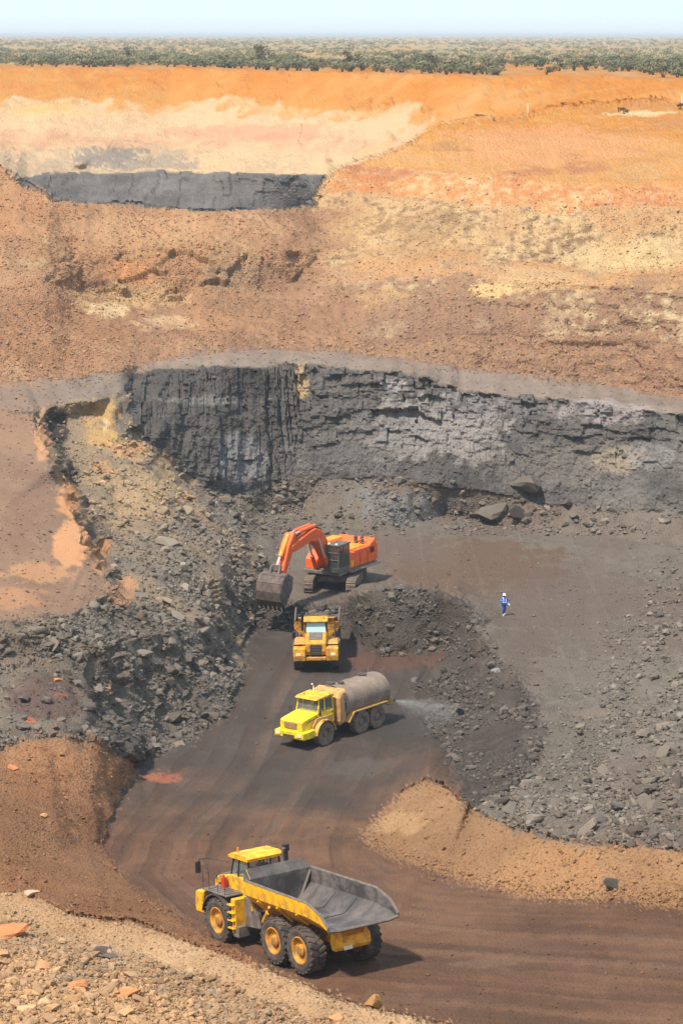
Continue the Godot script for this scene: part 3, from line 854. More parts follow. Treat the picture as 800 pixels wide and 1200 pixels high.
const BARE := [[80, 585, 18, 26], [86, 637, 22, 34], [125, 488, 26, 24], [55, 515, 10, 34], [120, 650, 12, 22], [150, 690, 14, 18]]
const CLEAR := [[345, 735, 90, 60], [318, 800, 150, 85], [220, 985, 260, 165], [340, 640, 110, 70], [580, 712, 20, 16]]
func scatter_rocks() -> void:
	var r := RandomNumberGenerator.new()
	r.seed = 77
	for k in 6:
		rocks_big.append(rock_mesh(100 + k, true, 0.72))
		rocks_small.append(rock_mesh(200 + k, false, 0.75))
	var cn := noise(41, 0.012, FastNoiseLite.TYPE_SIMPLEX_SMOOTH, 3)
	var lots := {}
	var spots := {}
	for k in 560000:
		var x := r.randf_range(-55.0, 855.0)
		var y := r.randf_range(150.0, 1228.0)
		var z := zone_at(x, y)
		var cl := cn.get_noise_2d(x, y * 1.6)
		var den := 0.0
		var lo := 0.12
		var hi := 0.5
		var ex := 2.2
		var pal: Array = [C.rub, C.rub_dk, C.rub_lt]
		match z:
			SCREE:
				den = 0.32 + 0.5 * cl
				hi = 1.25
				lo = 0.14
				if surf_normal(x, y).y < 0.55:
					den *= 0.25
				if y < 690.0 and x < 190.0:
					den *= 0.45
					hi = 0.8
				if y < 600.0 and x < 240.0:
					pal = [C.rub_tan, C.rub, C.strata, C.rub_lt]
				if x < 120.0 and y > 770.0 and y < 860.0:
					den = 0.03
				elif y > 700.0:
					pal = [C.rub_dk, C.rub, C.coal_lt, C.rub_dk]
			PADZ:
				den = 0.22 + 0.5 * cl
				hi = 0.9
				pal = [C.rub_dk, C.rub_dk, C.rub, C.coal_lt]
			BENCH:
				var f := clampf((x - 660.0 + (y - 800.0) * 0.55) / 130.0, 0.0, 1.0)
				if y < 628.0:
					f = maxf(f, 0.75)
				if x < 640.0 and y > 720.0 and y < 900.0:
					f = maxf(f, clampf((560.0 + (y - 700.0) * 0.4 - x) / 30.0, 0.0, 0.8))
				if y > 890.0:
					f = maxf(f, clampf((y - 880.0) / 60.0, 0.0, 1.0))
				den = 0.012 + f * (0.24 + 0.5 * cl)
				hi = lerpf(0.35, 1.25, f)
				lo = 0.12
			CLIFF:
				den = 0.02 + 0.05 * cl
				pal = [C.coal, C.coal_lt, C.coal_dk]
				hi = 0.7
				if surf_normal(x, y).y < 0.35:
					den = 0.0
			SPOIL:
				den = 0.26 + 0.4 * cl
				lo = 0.11
				hi = 0.45
				ex = 3.2
				pal = [C.spoil, C.spoil_lt, C.spoil_or, C.spoil_lt]
				if y > 330.0 and x < 140.0:
					den += 0.2
			WALL:
				den = 0.10 + 0.15 * cl if y > 238.0 else (0.03 + 0.1 * cl if y > 205.0 else 0.003)
				if y > 380.0:
					den = 0.16
				pal = [C.strata2, C.spoil_lt, C.cream, C.strata]
				hi = 0.45
				ex = 3.0
			LEDGE, RAMP:
				den = 0.06 if z == LEDGE else 0.03
				hi = 0.35
				ex = 3.0
				pal = [C.spoil_lt, C.ledge_lt, C.ramp_lt]
			WINDROW:
				var g := clampf(1.0 - absf(berm_toe_y(x) - 6.0 - y) / 16.0, 0.0, 1.0)
				den = 0.08 + 0.4 * g
				lo = 0.06
				hi = 0.34
				ex = 2.6
				pal = [C.berm_dk, C.berm, C.berm_lt, C.mound]
			ROAD, FLOOR:
				var g := clampf(1.0 - (y - berm_toe_y(x)) / 14.0, 0.0, 1.0) if x > 420.0 and y > 960.0 else 0.0
				den = 0.03 + 0.25 * g
				lo = 0.04
				hi = 0.26
				ex = 2.8
				pal = [C.mound, C.road_lt, C.rub_dk]
			MOUND:
				den = 0.09 + 0.2 * cl
				lo = 0.07
				hi = 0.36
				ex = 2.8
				pal = [C.mound, C.mound_lt, C.berm_dk, C.road]
			BANKZ:
				var g := y - bank_y(x)
				lo = 0.05
				hi = 0.3
				ex = 2.4
				den = 0.10
				pal = [C.bank, C.bank_lt, C.berm]
				if g > 34.0 + 14.0 * cl:
					den = 0.62
					lo = 0.08
					hi = 0.75
					pal = [C.bank, C.berm, C.bank_lt, C.tan_or, C.spoil_lt]
					if g < 74.0 + 30.0 * cl:
						pal = [C.rub_tan, C.spoil, C.rub, C.strata_dk]
						hi = 0.55
		if r.randf() > den:
			continue
		var skip := false
		for e in CLEAR:
			if x > e[0] and x < e[0] + e[2] and y > e[1] and y < e[1] + e[3] and z in [FLOOR, ROAD, BENCH, PADZ]:
				skip = true
		for e in BARE:
			if pow((x - e[0]) / e[2], 2.0) + pow((y - e[1]) / e[3], 2.0) < 1.0 + cl and r.randf() < 0.9:
				skip = true
		if skip:
			continue
		var p := surf(x, y)
		var q := pow(lo / hi, ex)
		var s := lo * pow(1.0 - r.randf() * (1.0 - q), -1.0 / ex)
		var depth := -p.z
		if s * FOC / depth < 1.2 and r.randf() < 0.5:
			continue
		var c: Color = ground_colour(x, y).lerp(pal[r.randi() % pal.size()], 0.5) * r.randf_range(0.85, 1.22)
		var b := Basis(Vector3.UP, r.randf() * TAU) * Basis(Vector3.RIGHT, r.randfn(0.0, 0.35)) * Basis(Vector3.FORWARD, r.randfn(0.0, 0.35))
		var tf := Transform3D(b.scaled(Vector3.ONE * s), p + Vector3(0, s * 0.14, 0))
		if s * FOC / depth > 9.0:
			picked.append([s * FOC / depth, tf, c, z, x, y, r.randi() % 6])
			continue
		var key: int = z
		if not lots.has(key):
			lots[key] = [[], [], [], [], [], []]
		lots[key][r.randi() % 6].append([tf, c])
	picked.sort_custom(func(a, b): return a[0] > b[0])
	for k in range(RINGED, picked.size()):
		var e: Array = picked[k]
		if not lots.has(e[3]):
			lots[e[3]] = [[], [], [], [], [], []]
		lots[e[3]][e[6]].append([e[1], e[2]])
	picked = picked.slice(0, RINGED)
	var total := 0
	for z in lots:
		for k in 6:
			var l: Array = lots[z][k]
			if l.is_empty():
				continue
			total += l.size()
			var mm := MultiMesh.new()
			mm.transform_format = MultiMesh.TRANSFORM_3D
			mm.use_colors = true
			mm.mesh = rocks_small[k]
			mm.instance_count = l.size()
			for i in l.size():
				mm.set_instance_transform(i, l[i][0])
				mm.set_instance_color(i, l[i][1])
			var o := MultiMeshInstance3D.new()
			o.multimesh = mm
			o.name = numbered("rubble")
			o.material_override = M.stone
			tag(o, RUBBLE[z][0], "rubble", RUBBLE[z][1])
			o.set_meta("kind", "stuff")
			add_child(o)
	print("rocks ", total, " boulders ", picked.size())

const RINGED := 270
const RUBBLE := {
	SCREE: ["loose grey broken rock strewn down the scree slope below the cliff's left end", "scree rubble"], PADZ: ["dark broken rock covering the steep slope between pit floor and bench", "bench slope rubble"],
	BENCH: ["grey rubble field on the wide bench behind the tan berm", "bench rubble"], CLIFF: ["loose dark stones caught on the coal face", "cliff stones"], SPOIL: ["brown gravel and clods covering the spoil slope above the ledge", "spoil gravel"],
	WALL: ["tan stones scattered over the layered pit wall", "pit wall stones"], LEDGE: ["few pale stones lying on the ledge above the cliff", "ledge stones"], RAMP: ["few pale stones lying on the smooth brown ramp", "ramp stones"],
	WINDROW: ["brown stones along the foot of the tan road berm", "berm stones"], ROAD: ["small stones spilled along the edge of the haul road", "road stones"], FLOOR: ["small dark stones lying on the pit floor", "floor stones"],
	MOUND: ["brown stones scattered over the soil mound beside the road", "mound stones"], BANKZ: ["broken tan and brown rock covering the near bank", "bank stones"]}
const BOULDER := {
	SCREE: ["angular grey boulder among the scree below the cliff's left end", "boulders in the scree"], PADZ: ["dark angular boulder on the slope between pit floor and bench", "boulders on the bench slope"],
	BENCH: ["grey angular boulder in the rubble field on the wide bench", "boulders on the bench"], SPOIL: ["brown boulder on the spoil slope above the ledge", "boulders on the spoil slope"], WALL: ["tan boulder on the layered pit wall", "boulders on the pit wall"],
	BANKZ: ["broken tan rock lying on the near bank beside the haul road", "rocks on the near bank"], WINDROW: ["brown rock at the foot of the tan road berm", "rocks of the berm"], MOUND: ["brown rock on the soil mound beside the road", "rocks on the mound"],
	CLIFF: ["dark boulder caught on the coal face", "boulders on the coal face"], LEDGE: ["pale rock lying on the ledge above the cliff", "rocks on the ledge"], RAMP: ["pale rock lying on the smooth brown ramp", "rocks on the ramp"], ROAD: ["dark stone on the haul road", "stones on the haul road"], FLOOR: ["dark stone on the pit floor", "stones on the pit floor"]}

func rock_material(c: Color) -> StandardMaterial3D:
	var key := "stone_%d_%d_%d" % [int(c.r * 24), int(c.g * 24), int(c.b * 24)]
	if not M.has(key):
		var m := StandardMaterial3D.new()
		m.albedo_color = c.linear_to_srgb()
		m.albedo_texture = M.grain
		m.uv1_triplanar = true
		m.uv1_world_triplanar = true
		m.uv1_scale = Vector3.ONE * 0.5
		m.roughness = 0.95
		m.metallic_specular = 0.2
		M[key] = m
	return M[key]
func lone_rock(called: String, tf: Transform3D, c: Color, shape: int, label: String, category: String, group := "") -> void:
	var o := MeshInstance3D.new()
	o.mesh = rocks_big[shape % 6]
	o.name = numbered(called)
	o.material_override = rock_material(c)
	add_child(o)
	o.transform = tf
	tag(o, label, category, group)

func boulders() -> void:
	for e in picked:
		var l: Array = BOULDER[e[3]]
		var text: String = l[0]
		var set_: String = l[1]
		if e[3] == SCREE:
			text = ("angular grey boulder in the scree heap below the smooth brown ramp" if e[5] > 700.0 else "tan or grey boulder in the scree under the cliff's left end") if e[4] < 170.0 else ("angular grey boulder in the scree sloping to the pit floor" if e[5] > 640.0 else "grey boulder in the scree at the coal cliff's foot")
		elif e[3] == BENCH:
			text = "grey boulder in the talus at the foot of the long cliff" if e[5] < 640.0 else ("grey angular boulder in the rubble right behind the tan berm" if e[5] > 900.0 else "grey angular boulder in the rubble field beside the bench track")
		elif e[3] == BANKZ:
			text = ("large " if e[0] > 13.0 else "small ") + ("pale" if e[2].get_luminance() > 0.26 else "brown") + " broken rock lying on the near bank beside the haul road"
		lone_rock("boulder", e[1], e[2], e[6], text, "boulder", set_)
	# rocks that stand out one by one: x, y of the foot, width in metres, squash, turn, colour, shape, label
	for b in [
		[583, 611, 2.9, 1.15, 0.3, [128, 118, 112], 0, "huge square grey boulder at the foot of the long cliff"],
		[607, 611, 2.0, 1.2, 1.1, [92, 86, 84], 1, "dark boulder leaning against the huge square boulder below the cliff"],
		[562, 607, 1.7, 0.7, 2.0, [120, 112, 108], 2, "low flat grey boulder beside the huge square boulder below the cliff"],
		[666, 594, 1.6, 1.1, 0.5, [118, 112, 106], 3, "upright grey boulder in the talus at the cliff's foot, right of the huge pair"],
		[671, 606, 1.5, 0.6, 1.5, [124, 116, 110], 4, "flat grey slab just below the upright boulder in the talus"],
		[618, 575, 3.6, 0.9, 0.8, [116, 108, 104], 5, "large pale slab slid down above the huge square boulder"],
		[718, 1041, 0.85, 0.9, 0.4, [86, 78, 72], 1, "dark rock lying at the foot of the tan road berm"],
		[755, 862, 1.1, 0.9, 1.0, [134, 126, 118], 0, "pale square block on top of the bench rubble"],
		[752, 930, 1.6, 0.7, 0.2, [108, 100, 94], 2, "long dark slab tilted in the bench rubble"],
		[763, 945, 1.3, 0.9, 2.3, [128, 120, 112], 3, "light wedge of rock beside the tilted dark slab in the bench rubble"],
		[700, 965, 1.5, 0.6, 0.9, [112, 104, 98], 4, "flat grey slab behind the tan berm crest"],
		[580, 786, 1.1, 0.7, 0.4, [150, 146, 144], 5, "pale flat slab at the edge of the bench above the pit floor"],
		[195, 640, 1.5, 0.8, 0.4, [168, 156, 140], 1, "pale beige boulder in the scree left of the excavator"],
		[215, 662, 1.3, 0.5, 1.4, [172, 160, 146], 3, "pale flat stone below the beige boulder in the scree"],
		[67, 800, 0.55, 1.0, 0.0, [222, 150, 92], 2, "small orange rock on the flat dark soil patch"],
		[132, 806, 0.7, 0.9, 0.9, [206, 160, 122], 4, "cream and orange rock at the edge of the dark rubble heap"],
		[137, 799, 0.5, 1.0, 1.9, [220, 145, 92], 0, "orange rock perched above the cream rock on the dark rubble heap"],
		[15, 902, 0.5, 0.9, 0.3, [222, 150, 100], 1, "orange stone on the brown soil mound"],
		[73, 887, 0.5, 0.9, 0.3, [200, 158, 116], 3, "tan stone on top of the brown soil mound"],
		[52, 958, 0.55, 0.7, 0.6, [205, 158, 108], 5, "pale tan lump on the flank of the brown soil mound"],
		[15, 1100, 2.0, 0.6, 0.2, [226, 148, 100], 0, "wide orange boulder at the edge of the near bank gravel"],
		[120, 1118, 0.7, 0.8, 0.9, [132, 110, 92], 1, "dark brown rock in the gravel belt of the near bank"],
		[130, 1125, 0.8, 0.7, 1.9, [124, 106, 90], 2, "dark brown flat rock beside its twin in the near bank gravel"],
		[95, 1160, 1.6, 0.55, 0.5, [224, 150, 102], 3, "long orange slab lying in the near bank rubble"],
		[50, 1137, 1.1, 0.5, 1.2, [220, 160, 114], 4, "thin orange slab above the long orange slab on the near bank"],
		[148, 1168, 1.0, 0.6, 2.4, [218, 156, 110], 5, "short orange slab at the lower end of the near bank rubble"],
		[35, 1185, 0.8, 0.7, 0.1, [228, 188, 140], 0, "cream rock between orange slabs on the near bank"],
		[36, 1052, 0.7, 0.8, 0.4, [214, 186, 156], 2, "pale rock on the crest of the near bank"],
		[440, 1184, 1.15, 1.35, 0.7, [192, 146, 92], 3, "upright tan block on the crest of the near bank behind the empty dump truck"],
		[395, 1195, 0.8, 0.7, 0.2, [222, 166, 118], 4, "peach boulder half sunk in the near bank below the tan block"]]:
		var p := surf(b[0], b[1])
		var tf := Transform3D(Basis(Vector3.UP, b[4]).scaled_local(Vector3(b[2], b[2] * b[3], b[2])), p + Vector3(0, b[2] * b[3] * 0.2, 0))
		lone_rock("boulder", tf, lin(b[5][0], b[5][1], b[5][2]) * KA, b[6], b[7], "boulder")

# ------------------------------------------------------------------ shrubs on the plain
func foliage_mesh(seed_: int, lobes: int, tall: float, leaves: int) -> ArrayMesh:
	var r := RandomNumberGenerator.new()
	r.seed = seed_
	var st := SurfaceTool.new()
	st.begin(Mesh.PRIMITIVE_TRIANGLES)
	var ls := []
	for k in lobes:
		ls.append([Vector3(r.randfn(0, 0.26), tall * r.randf_range(0.35, 0.75), r.randfn(0, 0.26)), Vector3(r.randf_range(0.16, 0.3), tall * r.randf_range(0.16, 0.28), r.randf_range(0.16, 0.3))])
	for k in leaves:
		var l: Array = ls[r.randi() % lobes]
		var d := Vector3(r.randfn(), r.randfn(), r.randfn()).normalized()
		var p: Vector3 = l[0] + d * l[1] * pow(r.randf(), 0.35)
		p.y = maxf(p.y, 0.02)
		var n := (d + Vector3(r.randfn(0, 0.5), 0.5, r.randfn(0, 0.5))).normalized()
		var u := n.cross(Vector3(r.randfn(), r.randfn(), r.randfn())).normalized() * r.randf_range(0.035, 0.065)
		var w := n.cross(u) * 0.8
		var g := r.randf_range(0.75, 1.2)
		st.set_color(Color(g, g, g * r.randf_range(0.85, 1.0)))
		st.set_normal(n)
		for v in [p - u, p + w, p + u, p - u, p + u, p - w]:
			st.set_normal(n)
			st.add_vertex(v)
	return st.commit()

func plant_plain() -> void:
	var r := RandomNumberGenerator.new()
	r.seed = 909
	var bush: Array[ArrayMesh] = []
	for k in 5:
		bush.append(foliage_mesh(300 + k, 6, 0.62, 230))
	for k in 2:
		bush.append(foliage_mesh(320 + k, 8, 1.05, 300))
	var far: Array[ArrayMesh] = []
	for k in 3:
		far.append(foliage_mesh(340 + k, 5, 0.6, 46))
	var stem := SurfaceTool.new()
	stem.begin(Mesh.PRIMITIVE_TRIANGLES)
	for k in 4:
		var a := k * 1.7 + 0.4
		tube(stem, [Vector3(cos(a) * 0.02, -0.05, sin(a) * 0.02), Vector3(cos(a) * 0.1, 0.2, sin(a) * 0.1), Vector3(cos(a) * 0.22, 0.42, sin(a) * 0.2)], [0.03, 0.022, 0.012], 5)
	stem.generate_normals()
	var stem_mesh := stem.commit()
	var cn := noise(51, 0.012, FastNoiseLite.TYPE_SIMPLEX_SMOOTH, 3)
	var near := []
	var rest := []
	for k in 10000:
		var x := r.randf_range(-45.0, 845.0)
		var ry := rim_y(x)
		var y := lerpf(42.6, ry - 1.2, pow(r.randf(), 0.9))
		if r.randf() < 0.015:
			y = ry - 1.0 - r.randf() * 5.0
		var p := at_height(x, y, 39.0)
		var cl := cn.get_noise_2d(p.x * 1.2, p.z)
		var close := y > ry - 8.0
		if close and (cl < -0.02 or r.randf() < 0.62) and not (y > ry - 6.5 and x < 340.0 and r.randf() < 0.35):
			continue
		if not close and y > 54.0 and (cl < 0.02 or r.randf() < 0.3):
			continue
		var s := r.randf_range(1.9, 4.2) * (1.0 + 0.5 * clampf(-p.z / 4000.0, 0.0, 1.0))
		var g := r.randf_range(0.8, 1.2)
		var c := Color(0.145 * g, 0.147 * g, 0.08 * g)
		if r.randf() < 0.3:
			c = Color(0.21 * g, 0.2 * g, 0.12 * g)
		(near if -p.z < 1050.0 else rest).append([s * FOC / -p.z, p, s, c, r.randi()])
	for t in [[305, 76, 5.2, 6], [412, 82, 4.6, 5], [504, 83, 3.6, 6], [426, 82.5, 3.4, 0], [350, 79, 3.8, 2], [152, 70, 4.2, 5], [736, 84, 3.6, 1], [640, 87, 3.2, 3]]:
		near.append([99.0, at_height(t[0], t[1], 39.0), t[2], Color(0.09, 0.084, 0.046), t[3] + 700, t[3]])
	near.sort_custom(func(a, b): return a[0] > b[0])
	var mats := {}
	for k in near.size():
		if k >= 295:
			rest.append(near[k])
			continue
		var e: Array = near[k]
		var v: int = e[5] if e.size() > 5 else e[4] % 5
		var tall := v >= 5
		var o := thing("acacia_tree" if tall else "shrub", ("tall rounded acacia tree rising above the scrub beyond the pit" if tall else ("%s shrub %s" % ["pale grey-green" if e[3].r > 0.172 else "dark olive", "growing right at the rim of the pit" if e[1].z > -640.0 else "on the orange plain well behind the pit rim"])), "tree" if tall else "shrub", Transform3D(Basis(Vector3.UP, float(e[4] % 628) / 100.0).scaled(Vector3(e[2], e[2] * (0.8 + 0.05 * (e[4] % 7)), e[2])), e[1]), "acacia trees on the plain" if tall else "shrubs on the plain")
		var key := int(e[3].r * 120.0)
		if not mats.has(key):
			var m := StandardMaterial3D.new()
			m.albedo_color = Color(e[3].r, e[3].g, e[3].b).linear_to_srgb()
			m.vertex_color_use_as_albedo = true
			m.roughness = 0.9
			m.metallic_specular = 0.2
			m.backlight_enabled = true
			m.backlight = Color(0.05, 0.05, 0.02)
			mats[key] = m
		part(o, "crown" if tall else "foliage", bush[v], mats[key])
		part(o, "trunk" if tall else "stem", stem_mesh, M.bark)
	# a bush on the plateau and its grass
	for t in [[731, 128, 1.5, 2], [796, 124, 1.4, 1]]:
		var o := thing("shrub", "small dark round bush on the bare orange plateau of the pit wall", "shrub", Transform3D(Basis().scaled(Vector3.ONE * t[2]), surf(t[0], t[1] + 3)), "bushes on the plateau")
		part(o, "foliage", bush[t[3]], mats.values()[0])
		part(o, "stem", stem_mesh, M.bark)
	for k in 3:
		var l := []
		for e in rest:
			if e[4] % 3 == k:
				l.append(e)
		var mm := MultiMesh.new()
		mm.transform_format = MultiMesh.TRANSFORM_3D
		mm.use_colors = true
		mm.mesh = far[k]
		mm.instance_count = l.size()
		for i in l.size():
			mm.set_instance_transform(i, Transform3D(Basis(Vector3.UP, i * 1.3).scaled(Vector3(l[i][2], l[i][2] * 0.95, l[i][2])), l[i][1]))
			mm.set_instance_color(i, l[i][3])
		var o := MultiMeshInstance3D.new()
		o.multimesh = mm
		o.name = numbered("scrub")
		o.material_override = M.scrub
		tag(o, "far-off grey-green thornveld scrub reaching to the horizon", "scrub", "scrub on the plain")
		o.set_meta("kind", "stuff")
		add_child(o)

# ------------------------------------------------------------------ mesh tools for the machines
func part(parent: Node, called: String, mesh: Mesh, mat: Material, tf := Transform3D.IDENTITY) -> MeshInstance3D:
	var o := MeshInstance3D.new()
	o.mesh = mesh
	o.name = called
	o.material_override = mat
	o.transform = tf
	parent.add_child(o, true)
	return o
func begin() -> SurfaceTool:
	var st := SurfaceTool.new()
	st.begin(Mesh.PRIMITIVE_TRIANGLES)
	st.set_smooth_group(-1)
	return st
func done(st: SurfaceTool) -> ArrayMesh:
	st.generate_normals()
	return st.commit()
func quad(st: SurfaceTool, a: Vector3, b: Vector3, c: Vector3, d: Vector3) -> void:
	for v in [a, b, c, a, c, d]:
		st.add_vertex(v)
# a box with chamfered edges
func box(st: SurfaceTool, c: Vector3, s: Vector3, ch := 0.03, b := Basis.IDENTITY) -> void:
	var h := s * 0.5
	ch = minf(ch, minf(h.x, minf(h.y, h.z)) * 0.6)
	var faces := []
	for ax in 3:
		for sg in [-1.0, 1.0]:
			var n := Vector3.ZERO
			n[ax] = sg
			var u := Vector3.ZERO
			u[(ax + 1) % 3] = 1.0
			var w := Vector3.ZERO
			w[(ax + 2) % 3] = 1.0
			var hu := h[(ax + 1) % 3] - ch
			var hw := h[(ax + 2) % 3] - ch
			var q := [n * h[ax] - u * hu - w * hw, n * h[ax] + u * hu - w * hw, n * h[ax] + u * hu + w * hw, n * h[ax] - u * hu + w * hw]
			faces.append(q)
	for ax in 3:
		var a1 := (ax + 1) % 3
		var a2 := (ax + 2) % 3
		for s1 in [-1.0, 1.0]:
			for s2 in [-1.0, 1.0]:
				var q := []
				for e in [[-1.0, 0], [1.0, 0], [1.0, 1], [-1.0, 1]]:
					var v := Vector3.ZERO
					v[ax] = e[0] * (h[ax] - ch)
					v[a1] = s1 * (h[a1] - (ch if e[1] == 1 else 0.0))
					v[a2] = s2 * (h[a2] - (ch if e[1] == 0 else 0.0))
					q.append(v)
				faces.append(q)
	for s0 in [-1.0, 1.0]:
		for s1 in [-1.0, 1.0]:
			for s2 in [-1.0, 1.0]:
				faces.append([Vector3(s0 * h.x, s1 * (h.y - ch), s2 * (h.z - ch)), Vector3(s0 * (h.x - ch), s1 * h.y, s2 * (h.z - ch)), Vector3(s0 * (h.x - ch), s1 * (h.y - ch), s2 * h.z)])
	for f in faces:
		oriented(st, f, c, b)
func oriented(st: SurfaceTool, f: Array, c: Vector3, b: Basis) -> void:
	# winds a face of a convex body round the origin so that its front looks outward (clockwise)
	var n: Vector3 = (f[1] - f[0]).cross(f[2] - f[0])
	var mid := Vector3.ZERO
	for v in f:
		mid += v
	var g := f.duplicate()
	if n.dot(mid) > 0.0:
		g.reverse()
	for k in range(1, g.size() - 1):
		for v in [g[0], g[k], g[k + 1]]:
			st.add_vertex(c + b * v)
# a side outline (x, y) extruded across z from z0 to z1; tz narrows the far edges by inset at listed points
func prism(st: SurfaceTool, outline: Array, z0: float, z1: float, ch := 0.0) -> void:
	var p := PackedVector2Array()
	for q in outline:
		p.append(Vector2(q[0], q[1]))
	if Geometry2D.is_polygon_clockwise(p):
		p.reverse()
	var n := p.size()
	var inner := p
	if ch > 0.0:
		var off := Geometry2D.offset_polygon(p, -ch, Geometry2D.JOIN_MITER)
		if off.size() == 1 and off[0].size() == n:
			# line the inset up with the outline
			inner = PackedVector2Array()
			for v in p:
				var best := 0
				for k in n:
					if off[0][k].distance_squared_to(v) < off[0][best].distance_squared_to(v):
						best = k
				inner.append(off[0][best])
		else:
			ch = 0.0
	var tri := Geometry2D.triangulate_polygon(inner)
	for t in range(0, tri.size(), 3):
		var a := inner[tri[t]]
		var b := inner[tri[t + 1]]
		var c := inner[tri[t + 2]]
		if (b - a).cross(c - a) < 0.0:
			var s := b
			b = c
			c = s
		for v in [a, c, b]:
			st.add_vertex(Vector3(v.x, v.y, z1))
		for v in [a, b, c]:
			st.add_vertex(Vector3(v.x, v.y, z0))
	for k in n:
		var a := p[k]
		var b := p[(k + 1) % n]
		quad(st, Vector3(a.x, a.y, z1 - ch), Vector3(a.x, a.y, z0 + ch), Vector3(b.x, b.y, z0 + ch), Vector3(b.x, b.y, z1 - ch))
		if ch > 0.0:
			var ia := inner[k]
			var ib := inner[(k + 1) % n]
			quad(st, Vector3(ia.x, ia.y, z1), Vector3(a.x, a.y, z1 - ch), Vector3(b.x, b.y, z1 - ch), Vector3(ib.x, ib.y, z1))
			quad(st, Vector3(a.x, a.y, z0 + ch), Vector3(ia.x, ia.y, z0), Vector3(ib.x, ib.y, z0), Vector3(b.x, b.y, z0 + ch))
# a tube through points
func tube(st: SurfaceTool, pts: Array, rad: Variant, sides := 8) -> void:
	var rings := []
	for k in pts.size():
		var d: Vector3 = (pts[mini(k + 1, pts.size() - 1)] - pts[maxi(k - 1, 0)]).normalized()
		var u := d.cross(Vector3.UP if absf(d.y) < 0.9 else Vector3.RIGHT).normalized()
		var w := u.cross(d)
		var rr: float = rad[k] if rad is Array else rad
		var ring := []
		for s in sides:
			var a := TAU * s / sides
			ring.append(pts[k] + (u * cos(a) + w * sin(a)) * rr)
		rings.append(ring)
	for k in rings.size() - 1:
		for s in sides:
			var t := (s + 1) % sides
			quad(st, rings[k][s], rings[k][t], rings[k + 1][t], rings[k + 1][s])
	for e in [[0, 1], [rings.size() - 1, -1]]:
		var ring: Array = rings[e[0]]
		for s in range(1, sides - 1):
			if e[1] > 0:
				for v in [ring[0], ring[s + 1], ring[s]]:
					st.add_vertex(v)
			else:
				for v in [ring[0], ring[s], ring[s + 1]]:
					st.add_vertex(v)
# a profile (radius, along) spun about the z axis
func lathe(st: SurfaceTool, prof: Array, sides: int, c := Vector3.ZERO) -> void:
	for k in prof.size() - 1:
		for s in sides:
			var a := TAU * s / sides
			var b := TAU * (s + 1) / sides
			var q0: Array = prof[k]
			var q1: Array = prof[k + 1]
			quad(st, c + Vector3(cos(a) * q0[0], sin(a) * q0[0], q0[1]), c + Vector3(cos(a) * q1[0], sin(a) * q1[0], q1[1]), c + Vector3(cos(b) * q1[0], sin(b) * q1[0], q1[1]), c + Vector3(cos(b) * q0[0], sin(b) * q0[0], q0[1]))
func loft(st: SurfaceTool, rings: Array, closed := true) -> void:
	for k in rings.size() - 1:
		var n: int = rings[k].size()
		for s in (n if closed else n - 1):
			var t := (s + 1) % n
			quad(st, rings[k][s], rings[k][t], rings[k + 1][t], rings[k + 1][s])

# ------------------------------------------------------------------ machine materials
func coated(paint: Array, dust: Array, amount: float, seed_: int, rough := 0.55, scale := 0.6) -> StandardMaterial3D:
	# paint with patches of dry dust and scuffs
	var a := noise(seed_, 0.02, FastNoiseLite.TYPE_SIMPLEX_SMOOTH, 5)
	var b := noise(seed_ + 1, 0.12, FastNoiseLite.TYPE_SIMPLEX_SMOOTH, 3)
	var ia := a.get_seamless_image(128, 128)
	var ib := b.get_seamless_image(128, 128)
	var im := Image.create(128, 128, false, Image.FORMAT_RGB8)
	var rm := Image.create(128, 128, false, Image.FORMAT_L8)
	var pc := Color(paint[0] / 255.0, paint[1] / 255.0, paint[2] / 255.0)
	var dc := Color(dust[0] / 255.0, dust[1] / 255.0, dust[2] / 255.0)
	for y in 128:
		for x in 128:
			var v := ia.get_pixel(x, y).r * 0.7 + ib.get_pixel(x, y).r * 0.3
			var f := clampf((v - 0.5) * 2.6 + amount, 0.0, 1.0)
			im.set_pixel(x, y, pc.lerp(dc, f * 0.85))
			var g := lerpf(rough, 0.95, f)
			rm.set_pixel(x, y, Color(g, g, g))
	im.generate_mipmaps()
	rm.generate_mipmaps()
	var m := StandardMaterial3D.new()
	m.albedo_texture = ImageTexture.create_from_image(im)
	m.roughness_texture = ImageTexture.create_from_image(rm)
	m.roughness = 1.0
	m.uv1_triplanar = true
	m.uv1_scale = Vector3.ONE * scale
	return m
